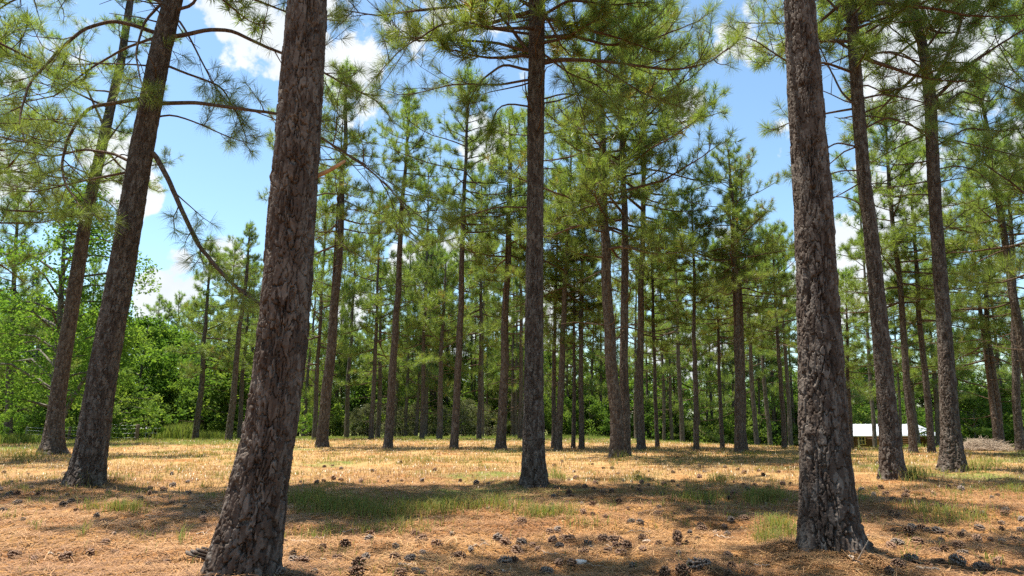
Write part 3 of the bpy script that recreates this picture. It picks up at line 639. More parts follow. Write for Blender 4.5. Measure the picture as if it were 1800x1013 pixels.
# (base px, base py, upper px, upper py, trunk width px, crown foot py, crown top py, label)
STAND = [
 (567, 787, 593, 380, 18, 420, 120, 'stout pine just right of the thick leaning front trunk'),
 (608, 785, 623, 500, 8, 520, 415, 'slim pine right of the stout one, with a small sparse crown'),
 (682, 788, 706, 380, 14, 400, 160, 'tall pine right of the slim one, with a pointed bushy crown'),
 (797, 790, 813.6, 410, 13, 420, 130, 'tall pine left of centre with a small brown stain ring at its foot'),
 (880, 791, 889, 454, 16, 480, 205, 'stout pine close left of the straight centre trunk'),
 (972, 787, 977, 523, 8, 560, 300, 'thin pine crossing behind a leaning one, right of the centre trunk'),
 (981, 791, 995.6, 462, 12, 500, 250, 'pine leaning right, the first right of the centre trunk'),
 (1007, 788, 1009, 575, 7, 600, 430, 'thin straight pine between two stouter ones right of the centre trunk'),
 (1021.7, 789, 1024.7, 523, 9, 560, 330, 'straight pine left of the close pair with one bare side limb'),
 (1081.6, 806, 1065, 393, 22, 440, -40, 'stouter left pine of the close pair growing from one spot'),
 (1099, 803, 1096, 380, 16, 420, -10, 'slimmer right pine of the close pair growing from one spot'),
 (1128, 791, 1128, 393, 13, 420, 20, 'straight dark pine just right of the close pair'),
 (1155.5, 787, 1150, 584, 7, 600, 400, 'thin pine, second right of the close pair'),
 (1167, 785, 1164, 634, 6, 640, 430, 'thin pine, third right of the close pair'),
 (1224.5, 792, 1218.5, 523, 9, 520, 340, 'lone slender pine with clear ground on both sides of it'),
 (1270.6, 787, 1263, 588, 7, 600, 430, 'slender pine just left of the leaning twin pines'),
 (1299, 796, 1284.5, 445, 13, 500, 265, 'left and taller of the leaning twin pines, with a pointed crown'),
 (1310, 791, 1299, 519, 11, 540, 330, 'right one of the leaning twin pines'),
 (1355, 784, 1344, 649, 8, 650, 440, 'pine leaning left, between the twin pines and the front right trunk'),
 (1379, 788, 1369, 597, 8, 600, 400, 'slim pine closest to the left edge of the front right trunk'),
 (1495.5, 787, 1491, 671, 7, 660, 480, 'slim pine in front of the left end of the brown building'),
 (1538, 784, 1524, 575, 7, 570, 330, 'slim pine in front of the door of the brown building'),
 (1605.5, 797, 1569, 380, 12, 520, 190, 'pine leaning left in front of the middle of the white roof'),
 (1614, 785, 1600.6, 658, 8, 640, 430, 'thin pine standing half behind the leaning one before the white roof'),
 (1637, 796, 1612, 497, 11, 560, 260, 'pine in front of the right end of the white roof'),
 (1750, 787, 1730, 614, 10, 620, 330, 'left pine of the close pair behind the brush pile'),
 (1760.5, 787, 1743, 632, 12, 600, 360, 'right pine of the close pair behind the brush pile'),
 (1795, 794, 1780, 567, 13, 520, 240, 'pine at the right edge, beyond the brush pile'),
 (343, 779, 353, 657, 10, 650, 430, 'grey pine trunk standing right of the tall green weeds'),
 (387, 778, 403, 593, 8, 600, 440, 'slender pine left of its leaning neighbour, before dark shrubs'),
 (401.5, 781, 424, 550, 11, 540, 395, 'leaning pine just left of the thick front trunk, before dark shrubs'),
 (664, 780, 666, 658, 8, 660, 470, 'thin pine between the slim and the pointed-crown pine'),
 (771.5, 781, 778, 610, 10, 630, 450, 'stouter pine among the thin ones left of the centre'),
 (847, 785, 850, 532, 7, 540, 400, 'thin clear pine left of the stout one beside the centre trunk'),
]
for t in STAND: plain_pine(*t[:7], t[7])
for bx, ty_, cb_, lab in ((552, 330, 600, 'bushy pine behind the stout left pine, in its crown gap'), (652, 345, 610, 'bushy pine between the stout left pine and the tall one with a pointed crown'), (742, 300, 600, 'bushy pine between the two tall pines left of the centre'),
    (842, 290, 600, 'bushy pine behind the gap left of the centre trunk'), (915, 330, 600, 'bushy pine half hidden by the centre trunk'), (1200, 355, 590, 'bushy pine beyond the gap right of the close pair'), (1330, 370, 590, 'bushy pine behind the leaning twin pines'), (1390, 420, 600, 'bushy pine half hidden by the front right trunk'), (420, 470, 640, 'low bushy pine left of the thick front trunk')):
    plain_pine(bx, 779, bx + (900 - bx) * .03, 560, 8, cb_, ty_, lab, Y=43)
# right-edge pine leaning into the frame
plain_pine(1832, 800, 1760, 380, 17, 430, 120, 'leaning dark pine entering the frame at the right edge', Y=20.5)
plain_pine(1880, 800, 1850, 380, 17, 480, -20, 'tall pine whose limbs reach in from beyond the right edge', Y=17)
plain_pine(-125, 800, -85, 380, 22, 400, -60, 'pine whose boughs hang in from beyond the left edge', Y=19)
plain_pine(-395, 870, -380, 380, 40, -100, -900, 'pine beyond the left edge shading the straw at left', Y=9.9, rad=.2)
plain_pine(14, 778, 24, 500, 12, 640, 330, 'dark bushy pine at the left edge behind the hardwood', Y=36)
# thin distant pines by zone
FARZ = {
 'a': ('thin distant pine in the row between the stout left pine and its neighbours', [(532.6, 543, 667, 6), (589, 595, 680, 5), (578, 582, 640, 4), (642, 645, 700, 4), (692, 702, 554, 6), (434, 440, 657, 6)]),
 'b': ('thin distant pine in the dense row left of the centre trunk', [(712, 715, 675, 6), (722, 724, 700, 4), (730, 741, 597, 6), (748, 752, 662, 6), (755, 757, 700, 4), (764, 766, 662, 5), (784.5, 786, 684, 5), (827.5, 828, 684, 5), (833, 834, 700, 4), (865, 866, 690, 4), (900.5, 902, 675, 6), (907, 908, 588, 6)]),
 'c': ('thin distant pine in the row between the centre trunk and the lone slender pine', [(989, 990, 662, 5), (1058.6, 1058, 684, 5), (1118.5, 1118, 636, 7), (1139, 1138, 690, 4), (1181, 1178.5, 684, 6), (1188, 1186, 690, 4), (1040, 1041, 690, 4), (1200, 1198, 690, 4)]),
 'd': ('thin distant pine in the row around the leaning twin pines', [(1243, 1242, 684, 4), (1253, 1250, 684, 5), (1275, 1272, 690, 4), (1291, 1289, 680, 5), (1334, 1334, 690, 4), (1363, 1358, 680, 5), (1398, 1392, 690, 5)]),
 'e': ('thin distant pine standing between the building and the brush pile', [(1583, 1579, 684, 5), (1647, 1640, 680, 6), (1653, 1644.5, 675, 6), (1685, 1679, 680, 8), (1765, 1757, 690, 8)]),
}
rg = np.random.default_rng(77)
for z, (lab, rows) in FARZ.items():
    for bx, tx, ty, wpx in rows:
        plain_pine(bx, 779, tx, ty, wpx, 668 + rg.uniform(-30, 14), rg.uniform(400, 500), lab, 'thin distant pines', name='distant_pine')
def far_pine_band(n, x0, x1, y0, y1, h0, h1, lab, seed, cbf=.3):
    r = np.random.default_rng(seed)
    for i in range(n):
        px = x0 + (x1 - x0) * (i + r.random()) / n; Y = r.uniform(y0, y1)
        b = at(px, 770, Y); zg = float(terrain(b[0], Y)); H = r.uniform(h0, h1)
        def pyz(z): v = np.array([b[0], Y, z]) - CAMP; return CY - F * np.dot(v, UPV) / np.dot(v, FWD)
        plain_pine(px, 772, px - (px - 900) * .02, 560, 6, pyz(zg + H * (cbf + r.uniform(-.05, .1))), pyz(zg + H), lab, 'pines closing the far end of the stand', Y=Y, rad=.13, name='distant_pine')
far_pine_band(50, 430, 1490, 72, 98, 10, 15.5, 'green pine in the far wall of trees closing the stand', 81, .16)
far_pine_band(13, 215, 450, 76, 98, 14, 18, 'dark far pine rising above the shrubs at left', 82, .5)
far_pine_band(14, 1480, 1830, 80, 96, 11, 15, 'green pine in the far trees behind the white roof', 83, .2)
far_pine_band(8, -40, 160, 60, 80, 13, 17, 'far pine behind the hardwood at the left edge', 84)

# ------------------------------------------------------------------ broadleaf trees and shrubs
def leaves(cent, rad, n, size, rng, tint):
    m = len(cent); idx = rng.integers(0, m, n); d = unit(rng.normal(size=(n, 3))); rr = rng.random(n) ** .45
    pos = cent[idx] + d * (rad[idx] * rr)[:, None] * np.array([1, 1, .75])
    nrm = unit(rng.normal(size=(n, 3)) * .8 + np.array([0, 0, .9])); a = unit(np.cross(nrm, rng.normal(size=(n, 3)))); b = np.cross(nrm, a)
    s = size * rng.uniform(.6, 1.3, n)[:, None]
    V = np.stack([pos - a * s, pos - b * s * .5, pos + a * s, pos + b * s * .5], 1).reshape(-1, 3)
    i = np.arange(n) * 4; Q = np.stack([i, i + 1, i + 2, i + 3], -1)
    t = np.clip(tint[idx] + rng.normal(0, .1, n), 0, 1)
    return V, Q, np.repeat(t, 4)
def hardwood_variant(seed, H, W, nleaf, size, trunk_h=.25, mat=None, ncl=70, droop=0):
    rng = np.random.default_rng(seed); mb = MB(); cl = []; rad = []; tn = []
    lean = rng.normal(0, .05, 2); zt = H * trunk_h
    P = np.array([[0, 0, -.3], [lean[0] * zt * .4, lean[1] * zt * .4, zt * .5], [lean[0] * zt, lean[1] * zt, zt], [lean[0] * H * .6, lean[1] * H * .6, H * .65], [lean[0] * H, lean[1] * H, H * .93]])
    mb.tube(P, [H * .02, H * .016, H * .014, H * .008, .012], 8)
    for i in range(ncl):
        f = (i + rng.random()) / ncl; z = zt * .7 + (H * .98 - zt * .7) * f
        prof = math.sin(min(1, (f * .85 + .18)) * math.pi) ** .7
        az = i * 2.399 + rng.normal(0, .4); rr = W / 2 * prof * rng.uniform(.35, 1.05)
        c = np.array([math.cos(az) * rr, math.sin(az) * rr, z + rng.normal(0, H * .02)])
        s = np.array([np.interp(z - .25 * rr, P[:, 2], P[:, k]) for k in range(3)])
        if rng.random() < .5:
            mid = (s + c) / 2 + np.array([0, 0, .12 * rr]) + rng.normal(0, .1, 3); mb.tube(np.array([s, mid, c]), [H * .006, H * .004, .01], 4)
        cl.append(c); rad.append(W * rng.uniform(.07, .15)); tn.append(rng.uniform(.15, .8))
    tr = mb.build('trunk', M_GREYBARK, None, True, False)
    V, Q, A = leaves(np.array(cl), np.array(rad), nleaf, size, rng, np.array(tn))
    return tr, build('crown', V, Q, None, mat or M_LEAF, None, False, {'tint': A}, False)
def place_var(var, name, x, y, s, label, cat, group, rz=0, sz=None, zoff=0.0):
    root = empty(name, (x, y, float(terrain(x, y)) + zoff), (0, 0, rz)); tag(root, label, cat, group)
    for c in var: o = copy_child(c, root); o.scale = (s, s, sz or s)
    return root
# the bright hardwood at left
HW = hardwood_variant(61, 11.5, 7.5, 15000, .085, .22, ncl=90)
b = at(80, 767, 31); o = place_var(HW, 'hardwood_tree', b[0] + .3, 31, 1.04, 'bright green hardwood behind the far left pine, with slender grey stem', 'tree', None)
mb = MB(); P = np.array([at(107, 745, 31) , at(125, 705, 31), at(140, 680, 31), at(154, 657, 31), at(180, 600, 31.3), at(215, 560, 31.6)]) - np.array(o.location)
mb.tube(P, [.10, .09, .085, .075, .05, .02], 8); mb.build('side_stem', M_GREYBARK, o, True)
rg = np.random.default_rng(9); cl = P[-2:].repeat(6, 0) + rg.normal(0, .7, (12, 3)); V, Q, A = leaves(cl, np.full(12, .6), 1600, .085, rg, rg.uniform(.4, .9, 12)); build('side_foliage', V, Q, None, M_LEAF, o, False, {'tint': A})
HVS = [hardwood_variant(62 + i, 8, 6, 7000, .12, .2, ncl=60) for i in range(3)]
SHV = [hardwood_variant(72 + i, 3.2, 4.2, 4200, .085, .08, M_SHRUB, 46) for i in range(4)]
SLV = [hardwood_variant(82 + i, 3.0, 4.0, 2600, .06, .08, M_SILVER, 46) for i in range(2)]
SHG = 'shrubs along the wood edge'
def shrub_band(n, x0, x1, y0, y1, s0, s1, lab, seed, var=None, name='shrub', cat='shrub', grp=SHG):
    r = np.random.default_rng(seed); var = var or SHV
    for i in range(n):
        px = x0 + (x1 - x0) * (i + r.random()) / n; Y = r.uniform(y0, y1); b = at(px, 770, Y); s = r.uniform(s0, s1)
        place_var(var[r.integers(len(var))], name, b[0], Y, s, lab, cat, grp, r.uniform(0, 6.28), s * r.uniform(.85, 1.15))
shrub_band(10, -20, 190, 37, 44, .9, 1.4, 'leafy shrub in the thicket behind the far left pine', 91)
shrub_band(9, 190, 340, 48, 56, 1.0, 1.5, 'shrub in the thicket behind the fence posts', 92)
shrub_band(8, 320, 470, 46, 54, 1.3, 1.9, 'large dark shrub behind the pines left of the thick front trunk', 93)
shrub_band(20, 500, 1000, 72, 78, 1.1, 1.7, 'dark green shrub along the wood edge left of the centre trunk', 94)
shrub_band(9, 610, 880, 68, 71, .9, 1.25, 'grey green twiggy shrub along the wood edge left of centre', 95, SLV)
shrub_band(18, 985, 1420, 72, 78, 1.1, 1.7, 'dark green shrub along the wood edge right of the centre trunk', 96)
shrub_band(8, 1420, 1690, 74, 80, 1.4, 2.0, 'shrub behind the white roofed building', 97)
shrub_band(8, 1690, 1830, 50, 58, 1.3, 1.8, 'dark shrub behind the brush pile', 98)
shrub_band(11, -30, 330, 44, 58, .95, 1.35, 'hardwood tree rising in the thicket at left', 99, HVS, 'hardwood_tree', 'tree', 'hardwoods in the thicket')
shrub_band(7, 1440, 1720, 78, 88, .95, 1.3, 'hardwood tree behind the white roofed building', 100, HVS, 'hardwood_tree', 'tree', 'hardwoods behind the building')
shrub_band(34, 470, 1440, 80, 98, 1.05, 1.6, 'hardwood tree in the far wall of trees', 101, HVS, 'hardwood_tree', 'tree', 'hardwoods in the far wall of trees')
YV = [hardwood_variant(88, 2.6, 2.6, 2200, .075, .3, M_LEAF, 34)]
b = at(262, 770, 40); place_var(YV[0:1][0], 'young_tree', b[0], 40, .8, 'small bright yellow green sapling beside the dark fence post', 'tree', None)
for px, Y, s, lab in ((1190, 58, .45, 'low bright green bush between the thin pines right of the close pair'), (1212, 58, .35, 'smallest bright bush left of the lone slender pine'), (15, 33, .6, 'yellow leaved bush at the left edge by the thicket'), (540, 60, .75, 'bright green bush right of the thick front trunk')):
    b = at(px, 772, Y); place_var(YV[0], 'bush', b[0], Y, s, lab, 'shrub', None, px)

# ------------------------------------------------------------------ ground
ys = np.concatenate([np.linspace(-40, 2, 22), np.arange(2.2, 10, .045), np.arange(10, 22, .10), np.arange(22, 45, .3), np.arange(45, 130, 1.5), np.linspace(132, 900, 30)])
us = np.linspace(-1, 1, 321)
Yg, Ug = np.meshgrid(ys, us, indexing='ij'); wid = np.maximum(12, .92 * Yg + 5); wid = np.where(Yg > 100, wid + (Yg - 100) * 1.2, wid)
Xg = Ug * wid
Zg = terrain(Xg, Yg)
n, k = Yg.shape; i = np.arange(n - 1)[:, None] * k; j = np.arange(k - 1)[None]
Q = np.stack([i + j, i + j + 1, i + k + j + 1, i + k + j], -1).reshape(-1, 4)
def greenness(x, y):
    """how much living grass grows at a spot"""
    g = fbm(np.stack([x * .22, y * .35, 0 * x], -1), 4, 51)
    far = .16 * smoothstep(14, 24, y) + smoothstep(29, 40, y) * .75 + smoothstep(5, 12, x - 3) * smoothstep(17, 30, y) * .42 + smoothstep(6, 12, -x - 4) * smoothstep(16, 26, y) * .22 + smoothstep(30, 33, y) * smoothstep(10, 14, -x) * .5
    return np.clip((g - .56) * 3.0 + far, 0, 1)
GREEN = greenness(Xg, Yg)
def ground_mat():
    m, t, o = mat_new('pine_straw_ground'); tc = N(t, 'ShaderNodeTexCoord')
    def noise(sc, det=6, rough=.6, st=(0.795, 0.758, 0.587)):
        mp = N(t, 'ShaderNodeMapping'); t.links.new(tc.outputs['Object'], mp.inputs[0]); mp.inputs['Scale'].default_value = st
        z = N(t, 'ShaderNodeTexNoise'); t.links.new(mp.outputs[0], z.inputs['Vector']); z.inputs['Scale'].default_value = sc; z.inputs['Detail'].default_value = det; z.inputs['Roughness'].default_value = rough; return z.outputs['Fac']
    n1 = noise(1.1); n2 = noise(34, 8, .7); n3 = noise(.35, 3)
    straw = ramp(t, n2, [(.28, (0.127, 0.056, 0.018)), (.45, (0.286, 0.140, 0.047)), (.6, (0.373, 0.200, 0.070)), (.75, (0.445, 0.273, 0.106))])
    rusty = ramp(t, n2, [(.28, (0.104, 0.042, 0.016)), (.5, (0.246, 0.106, 0.037)), (.72, (0.366, 0.189, 0.070))])
    mrr = N(t, 'ShaderNodeMapRange'); t.links.new(n1, mrr.inputs['Value']); mrr.inputs['From Min'].default_value = .40; mrr.inputs['From Max'].default_value = .56
    m1 = N(t, 'ShaderNodeMix', data_type='RGBA'); t.links.new(mrr.outputs[0], m1.inputs['Factor']); t.links.new(straw, m1.inputs['A']); t.links.new(rusty, m1.inputs['B'])
    # dry yellow grass thatch in the middle distance
    dry = ramp(t, n2, [(.3, (.19, .105, .043)), (.5, (.33, .205, .085)), (.7, (.44, .31, .145))])
    n5 = noise(2.3, 7, .65); dk = N(t, 'ShaderNodeMapRange', interpolation_type='SMOOTHSTEP'); t.links.new(n5, dk.inputs['Value']); dk.inputs['From Min'].default_value = .56; dk.inputs['From Max'].default_value = .68; dk.inputs['To Max'].default_value = .8
    duff = ramp(t, n2, [(.3, (.07, .035, .02)), (.55, (.15, .08, .042)), (.75, (.27, .16, .085))])
    m1b = N(t, 'ShaderNodeMix', data_type='RGBA'); t.links.new(dk.outputs[0], m1b.inputs['Factor']); t.links.new(m1.outputs['Result'], m1b.inputs['A']); t.links.new(duff, m1b.inputs['B']); m1 = m1b
    ad = N(t, 'ShaderNodeAttribute', attribute_name='dry')
    m2 = N(t, 'ShaderNodeMix', data_type='RGBA'); n6 = noise(.8, 6, .6, (1, 1.6, 1)); mq = N(t, 'ShaderNodeMapRange', interpolation_type='SMOOTHSTEP'); t.links.new(n6, mq.inputs['Value']); mq.inputs['From Min'].default_value = .36; mq.inputs['From Max'].default_value = .54
    mqq = N(t, 'ShaderNodeMath', operation='MULTIPLY'); t.links.new(ad.outputs['Fac'], mqq.inputs[0]); t.links.new(mq.outputs[0], mqq.inputs[1]); t.links.new(mqq.outputs[0], m2.inputs['Factor']); t.links.new(m1.outputs['Result'], m2.inputs['A']); t.links.new(dry, m2.inputs['B'])
    gr = ramp(t, n2, [(.3, (0.090, 0.098, 0.025)), (.5, (0.139, 0.156, 0.037)), (.7, (0.213, 0.205, 0.057))])
    ag = N(t, 'ShaderNodeAttribute', attribute_name='green')
    n4 = noise(5, 5); ma = N(t, 'ShaderNodeMath', operation='MULTIPLY_ADD'); t.links.new(n4, ma.inputs[0]); ma.inputs[1].default_value = 1.1; sb = N(t, 'ShaderNodeMath', operation='SUBTRACT'); t.links.new(ag.outputs['Fac'], sb.inputs[0]); sb.inputs[1].default_value = .5; t.links.new(sb.outputs[0], ma.inputs[2])
    cl = N(t, 'ShaderNodeMapRange', interpolation_type='SMOOTHSTEP'); t.links.new(ma.outputs[0], cl.inputs['Value']); cl.inputs['From Min'].default_value = .3; cl.inputs['From Max'].default_value = .75
    m3 = N(t, 'ShaderNodeMix', data_type='RGBA'); t.links.new(cl.outputs[0], m3.inputs['Factor']); t.links.new(m2.outputs['Result'], m3.inputs['A']); t.links.new(gr, m3.inputs['B'])
    p = N(t, 'ShaderNodeBsdfPrincipled'); p.inputs['Roughness'].default_value = .95; p.inputs['Specular IOR Level'].default_value = .1; t.links.new(m3.outputs['Result'], p.inputs['Base Color'])
    b = N(t, 'ShaderNodeBump'); b.inputs['Strength'].default_value = .9; b.inputs['Distance'].default_value = .02; t.links.new(n2, b.inputs['Height']); t.links.new(b.outputs[0], p.inputs['Normal'])
    t.links.new(p.outputs[0], o.inputs['Surface']); return m
def dryness(x, y):
    return np.clip(smoothstep(10.5, 15, y + (fbm(np.stack([x * .4, y * .4, 0 * x], -1), 3, 17) - .5) * 5) * 1.0, 0, 1)
g_o = build('ground', np.stack([Xg, Yg, Zg], -1).reshape(-1, 3), Q, None, ground_mat(), None, True, {'green': GREEN, 'dry': dryness(Xg, Yg)})
tag(g_o, 'tan pine straw floor with worn grass under the trees', 'ground', kind='structure')

def blades(P, h, wd, rng, tint, lean=.45, curl=.5):
    n = len(P); az = rng.uniform(0, 6.28, n); le = np.abs(rng.normal(lean, .25, n)); d = np.stack([np.cos(az), np.sin(az), 0 * az], -1)
    sd = np.stack([-np.sin(az), np.cos(az), 0 * az], -1) * (wd / 2)[:, None]
    mid = P + d * (h * le * .4)[:, None] + np.array([0, 0, 1.0]) * (h * .6)[:, None]
    tip = P + d * (h * (le + curl * le))[:, None] + np.array([0, 0, 1.0]) * (h * (1 - .35 * le))[:, None]
    V = np.stack([P - sd, P + sd, mid + sd * .75, mid - sd * .75, tip], 1).reshape(-1, 3); i = np.arange(n) * 5
    return V, np.stack([i, i + 1, i + 2, i + 3], -1), np.stack([i + 3, i + 2, i + 4], -1), np.repeat(np.clip(tint, 0, 1), 5)
def scatter_field(n, y0, y1, rng, power=1.0, xm=.85):
    y = y0 + (y1 - y0) * rng.random(n) ** power; x = (rng.random(n) * 2 - 1) * (xm * y + 1.5)
    return x, y
rng = np.random.default_rng(5)
# pine straw lying on the ground
x, y = scatter_field(170000, 3.6, 17, rng, 1.35)
for (bx_, by_), rr_, nn_ in ((B_T3, .27, 1500), (B_FR, .29, 1700), (B_T2, .40, 900), (B_C, .30, 700)):
    th_ = rng.uniform(0, 6.28, nn_); q_ = rr_ + np.abs(rng.normal(0, .16, nn_)); x = np.r_[x, bx_ + q_ * np.cos(th_)]; y = np.r_[y, by_ + q_ * np.sin(th_)]
keep = rng.random(len(x)) < .35 + .65 * (1 - dryness(x, y)); x, y = x[keep], y[keep]
n = len(x); az = rng.uniform(0, 6.28, n); ln = rng.uniform(.08, .26, n); d = np.stack([np.cos(az), np.sin(az), rng.normal(0, .10, n)], -1); sd = np.stack([-np.sin(az), np.cos(az), 0 * az], -1) * (.0016 + .00018 * y)[:, None]
c = np.stack([x, y, terrain(x, y) + .006 + rng.exponential(.008, n)], -1); e = d * (ln / 2)[:, None]; bw = np.stack([-np.sin(az), np.cos(az), 0 * az], -1) * rng.normal(0, .02, n)[:, None]
V = np.stack([c - e - sd, c - e + sd, c + bw + sd, c + bw - sd, c + e + sd, c + e - sd], 1).reshape(-1, 3); i = np.arange(n) * 6
Q = np.vstack([np.stack([i, i + 1, i + 2, i + 3], -1), np.stack([i + 3, i + 2, i + 4, i + 5], -1)])
tn = np.clip(rng.beta(2.2, 2, n) * .8 + .3 * (fbm(np.stack([x * 1.2, y * 1.2, 0 * x], -1), 3, 14) - .5) * 2, 0, 1)
tag(build('pine_straw', V, Q, None, M_STRAW, None, False, {'tint': np.repeat(tn, 6)}), 'fallen tan pine needles covering the ground between the trunks', 'pine straw', kind='stuff')
# dry grass of the middle distance
x, y = scatter_field(120000, 9, 46, rng, 1.25, .82); dr = dryness(x, y); cl = fbm(np.stack([x * .9, y * .9, 0 * x], -1), 3, 33)
keep = rng.random(len(x)) < (.06 + .94 * dr) * smoothstep(.36, .56, cl + .1); x, y, cl = x[keep], y[keep], cl[keep]; gn = greenness(x, y)
P = np.stack([x, y, terrain(x, y) - .005], -1); h = rng.uniform(.03, .12, len(x)) * (.6 + .9 * cl)
V, Q, T, A = blades(P, h, .004 + .0005 * y, rng, rng.uniform(0, .62, len(x)) + gn * .5 * rng.random(len(x)) + .7 * (fbm(np.stack([x * .5, y * .7, 0 * x], -1), 3, 77) - .5), .65)
tag(build('dry_grass', V, Q, T, M_DRY, None, False, {'tint': A}), 'short dry yellow grass over the middle of the field', 'grass', kind='stuff')
# living grass: patches (photo px centre, half size px, count, blade height)
GP = [(600, 895, 100, 16, 5200, .16), (760, 893, 120, 16, 5200, .15), (690, 905, 150, 16, 3600, .15), (880, 890, 70, 14, 2000, .13), (940, 905, 60, 12, 1400, .13), (545, 880, 60, 14, 2600, .17), (215, 897, 62, 10, 1800, .12), (165, 895, 30, 7, 400, .12),
      (1240, 878, 70, 9, 1700, .14), (1350, 878, 60, 12, 2200, .15), (1325, 886, 16, 8, 420, .20), (1370, 935, 55, 30, 2400, .12), (1340, 950, 40, 20, 900, .11), (1110, 845, 50, 7, 900, .12), (1260, 846, 50, 7, 700, .13), (985, 840, 20, 10, 500, .2),
      (1600, 840, 50, 12, 2600, .20), (1560, 830, 60, 10, 900, .14), (1720, 825, 60, 12, 2200, .16), (1680, 915, 90, 18, 1600, .12), (1640, 900, 80, 12, 900, .11), (1500, 880, 40, 10, 400, .11), (1780, 860, 50, 14, 900, .12),
      (640, 935, 60, 14, 700, .10), (540, 945, 60, 12, 500, .12), (700, 930, 120, 12, 900, .10), (1000, 905, 60, 10, 900, .14), (1030, 925, 60, 10, 400, .11), (150, 850, 22, 8, 520, .2), (205, 845, 30, 6, 360, .14), (60, 800, 70, 12, 1500, .2), (20, 810, 50, 10, 700, .2),
      (320, 955, 14, 10, 90, .15), (148, 935, 12, 8, 160, .10), (60, 928, 20, 5, 60, .08), (250, 945, 24, 8, 160, .08), (600, 970, 30, 10, 130, .08), (1610, 960, 60, 20, 160, .08), (1585, 985, 22, 8, 110, .08), (1740, 990, 20, 8, 80, .1),
      (1088, 804, 30, 5, 700, .2), (800, 810, 330, 7, 5200, .09), (240, 806, 260, 8, 2600, .09), (1500, 812, 300, 10, 4200, .12), (690, 1008, 200, 14, 300, .06), (1200, 925, 60, 8, 90, .1), (420, 1003, 30, 8, 80, .08)]
Ps = []; Hs = []; Ts = []
for cx_, cy_, hx, hy, n, h in GP:
    n = max(24, int(n * .21)); h = h * 1.15
    px = cx_ + rng.normal(0, .5, n) * hx; py = cy_ + rng.normal(0, .5, n) * hy
    nt_ = max(1, n // 14); ci = rng.integers(0, nt_, n); g = ground_hit(px, np.maximum(py, 784)); tc_ = g[:nt_]; g = tc_[ci] * .72 + g * .28 if nt_ > 6 else g
    g[:, :2] += rng.normal(0, .03, (n, 2)); g[:, 2] = terrain(g[:, 0], g[:, 1]) - .005
    Ps.append(g); Hs.append(h * rng.uniform(.5, 1.35, n)); Ts.append(np.clip(rng.uniform(.2, 1, n) - (rng.random(n) < .25) * .5, 0, 1))
x, y = scatter_field(60000, 26, 66, rng, .9, .85); keep = rng.random(len(x)) < greenness(x, y); x, y = x[keep], y[keep]
Ps.append(np.stack([x, y, terrain(x, y) - .005], -1)); Hs.append(rng.uniform(.08, .24, len(x))); Ts.append(rng.uniform(.3, 1, len(x)))
x, y = scatter_field(1600, 4, 20, rng, 1.2); P = np.stack([x, y, terrain(x, y)], -1); Ps.append(P); Hs.append(rng.uniform(.04, .12, len(x))); Ts.append(rng.uniform(0, .6, len(x)))
nt_ = 2600; tx, ty = scatter_field(nt_, 8, 40, rng, 1.1); ok = fbm(np.stack([tx * .3, ty * .45, 0 * tx], -1), 3, 91) > .47; tx, ty = tx[ok], ty[ok]
ci = rng.integers(0, len(tx), 26000); x = tx[ci] + rng.normal(0, .09, len(ci)); y = ty[ci] + rng.normal(0, .09, len(ci)); Ps.append(np.stack([x, y, terrain(x, y) - .005], -1)); Hs.append(rng.uniform(.04, .15, len(x))); Ts.append(rng.uniform(.1, .85, len(x)))
P = np.vstack(Ps); h = np.concatenate(Hs); V, Q, T, A = blades(P, h, .004 + .00036 * P[:, 1], rng, np.concatenate(Ts), .5, .8)
tag(build('grass', V, Q, T, M_GRASS, None, False, {'tint': A}), 'green grass growing in loose patches through the pine straw', 'grass', kind='stuff')
# tall weeds by the fence
Ps = []; Hs = []
for cx_, Y, hx, n, h in ((205, 45, 10, 300, .8), (217, 45, 14, 700, 1.2), (305, 42, 18, 1200, .95), (328, 43, 14, 1000, 1.1), (285, 43, 12, 260, .5), (1500, 42, 20, 300, .25), (1560, 38, 70, 900, .16), (1605, 36, 14, 160, .4), (1640, 36, 24, 160, .25), (350, 43, 30, 600, .6), (380, 44, 40, 600, .6), (1060, 55, 250, 1600, .35), (30, 33, 50, 900, .5)):
    px = cx_ + rng.normal(0, .6, n) * hx; b0 = np.array([at(q, 772, Y + rng.normal(0, .7)) for q in px]); b0[:, 2] = terrain(b0[:, 0], b0[:, 1]); Ps.append(b0); Hs.append(h * rng.uniform(.5, 1.15, n))
P = np.vstack(Ps); h = np.concatenate(Hs); V, Q, T, A = blades(P, h, np.full(len(P), .035), rng, rng.uniform(.5, 1, len(P)), .2, .3)
tag(build('tall_weeds', V, Q, T, M_GRASS, None, False, {'tint': A}), 'tall bright green weeds along the far edge by the fence and building', 'weeds', kind='stuff')
# dark chips and litter too small to count
x, y = scatter_field(5000, 4, 18, rng, 1.3); c = np.stack([x, y, terrain(x, y) + .008], -1); n = len(x)
a = unit(rng.normal(size=(n, 3)) * [1, 1, .35]); b = unit(np.cross(a, rng.normal(size=(n, 3)))); s = rng.uniform(.006, .022, n)[:, None]
V = np.stack([c - a * s, c - b * s * .5, c + a * s, c + b * s * .5], 1).reshape(-1, 3); i = np.arange(n) * 4
tag(build('bark_litter', V, np.stack([i, i + 1, i + 2, i + 3], -1), None, M_STRAW, None, False, {'tint': np.repeat(rng.choice([0, .05, .1, .9, 1], n), 4)}), 'small bark chips and bits lying in the pine straw', 'litter', kind='stuff')

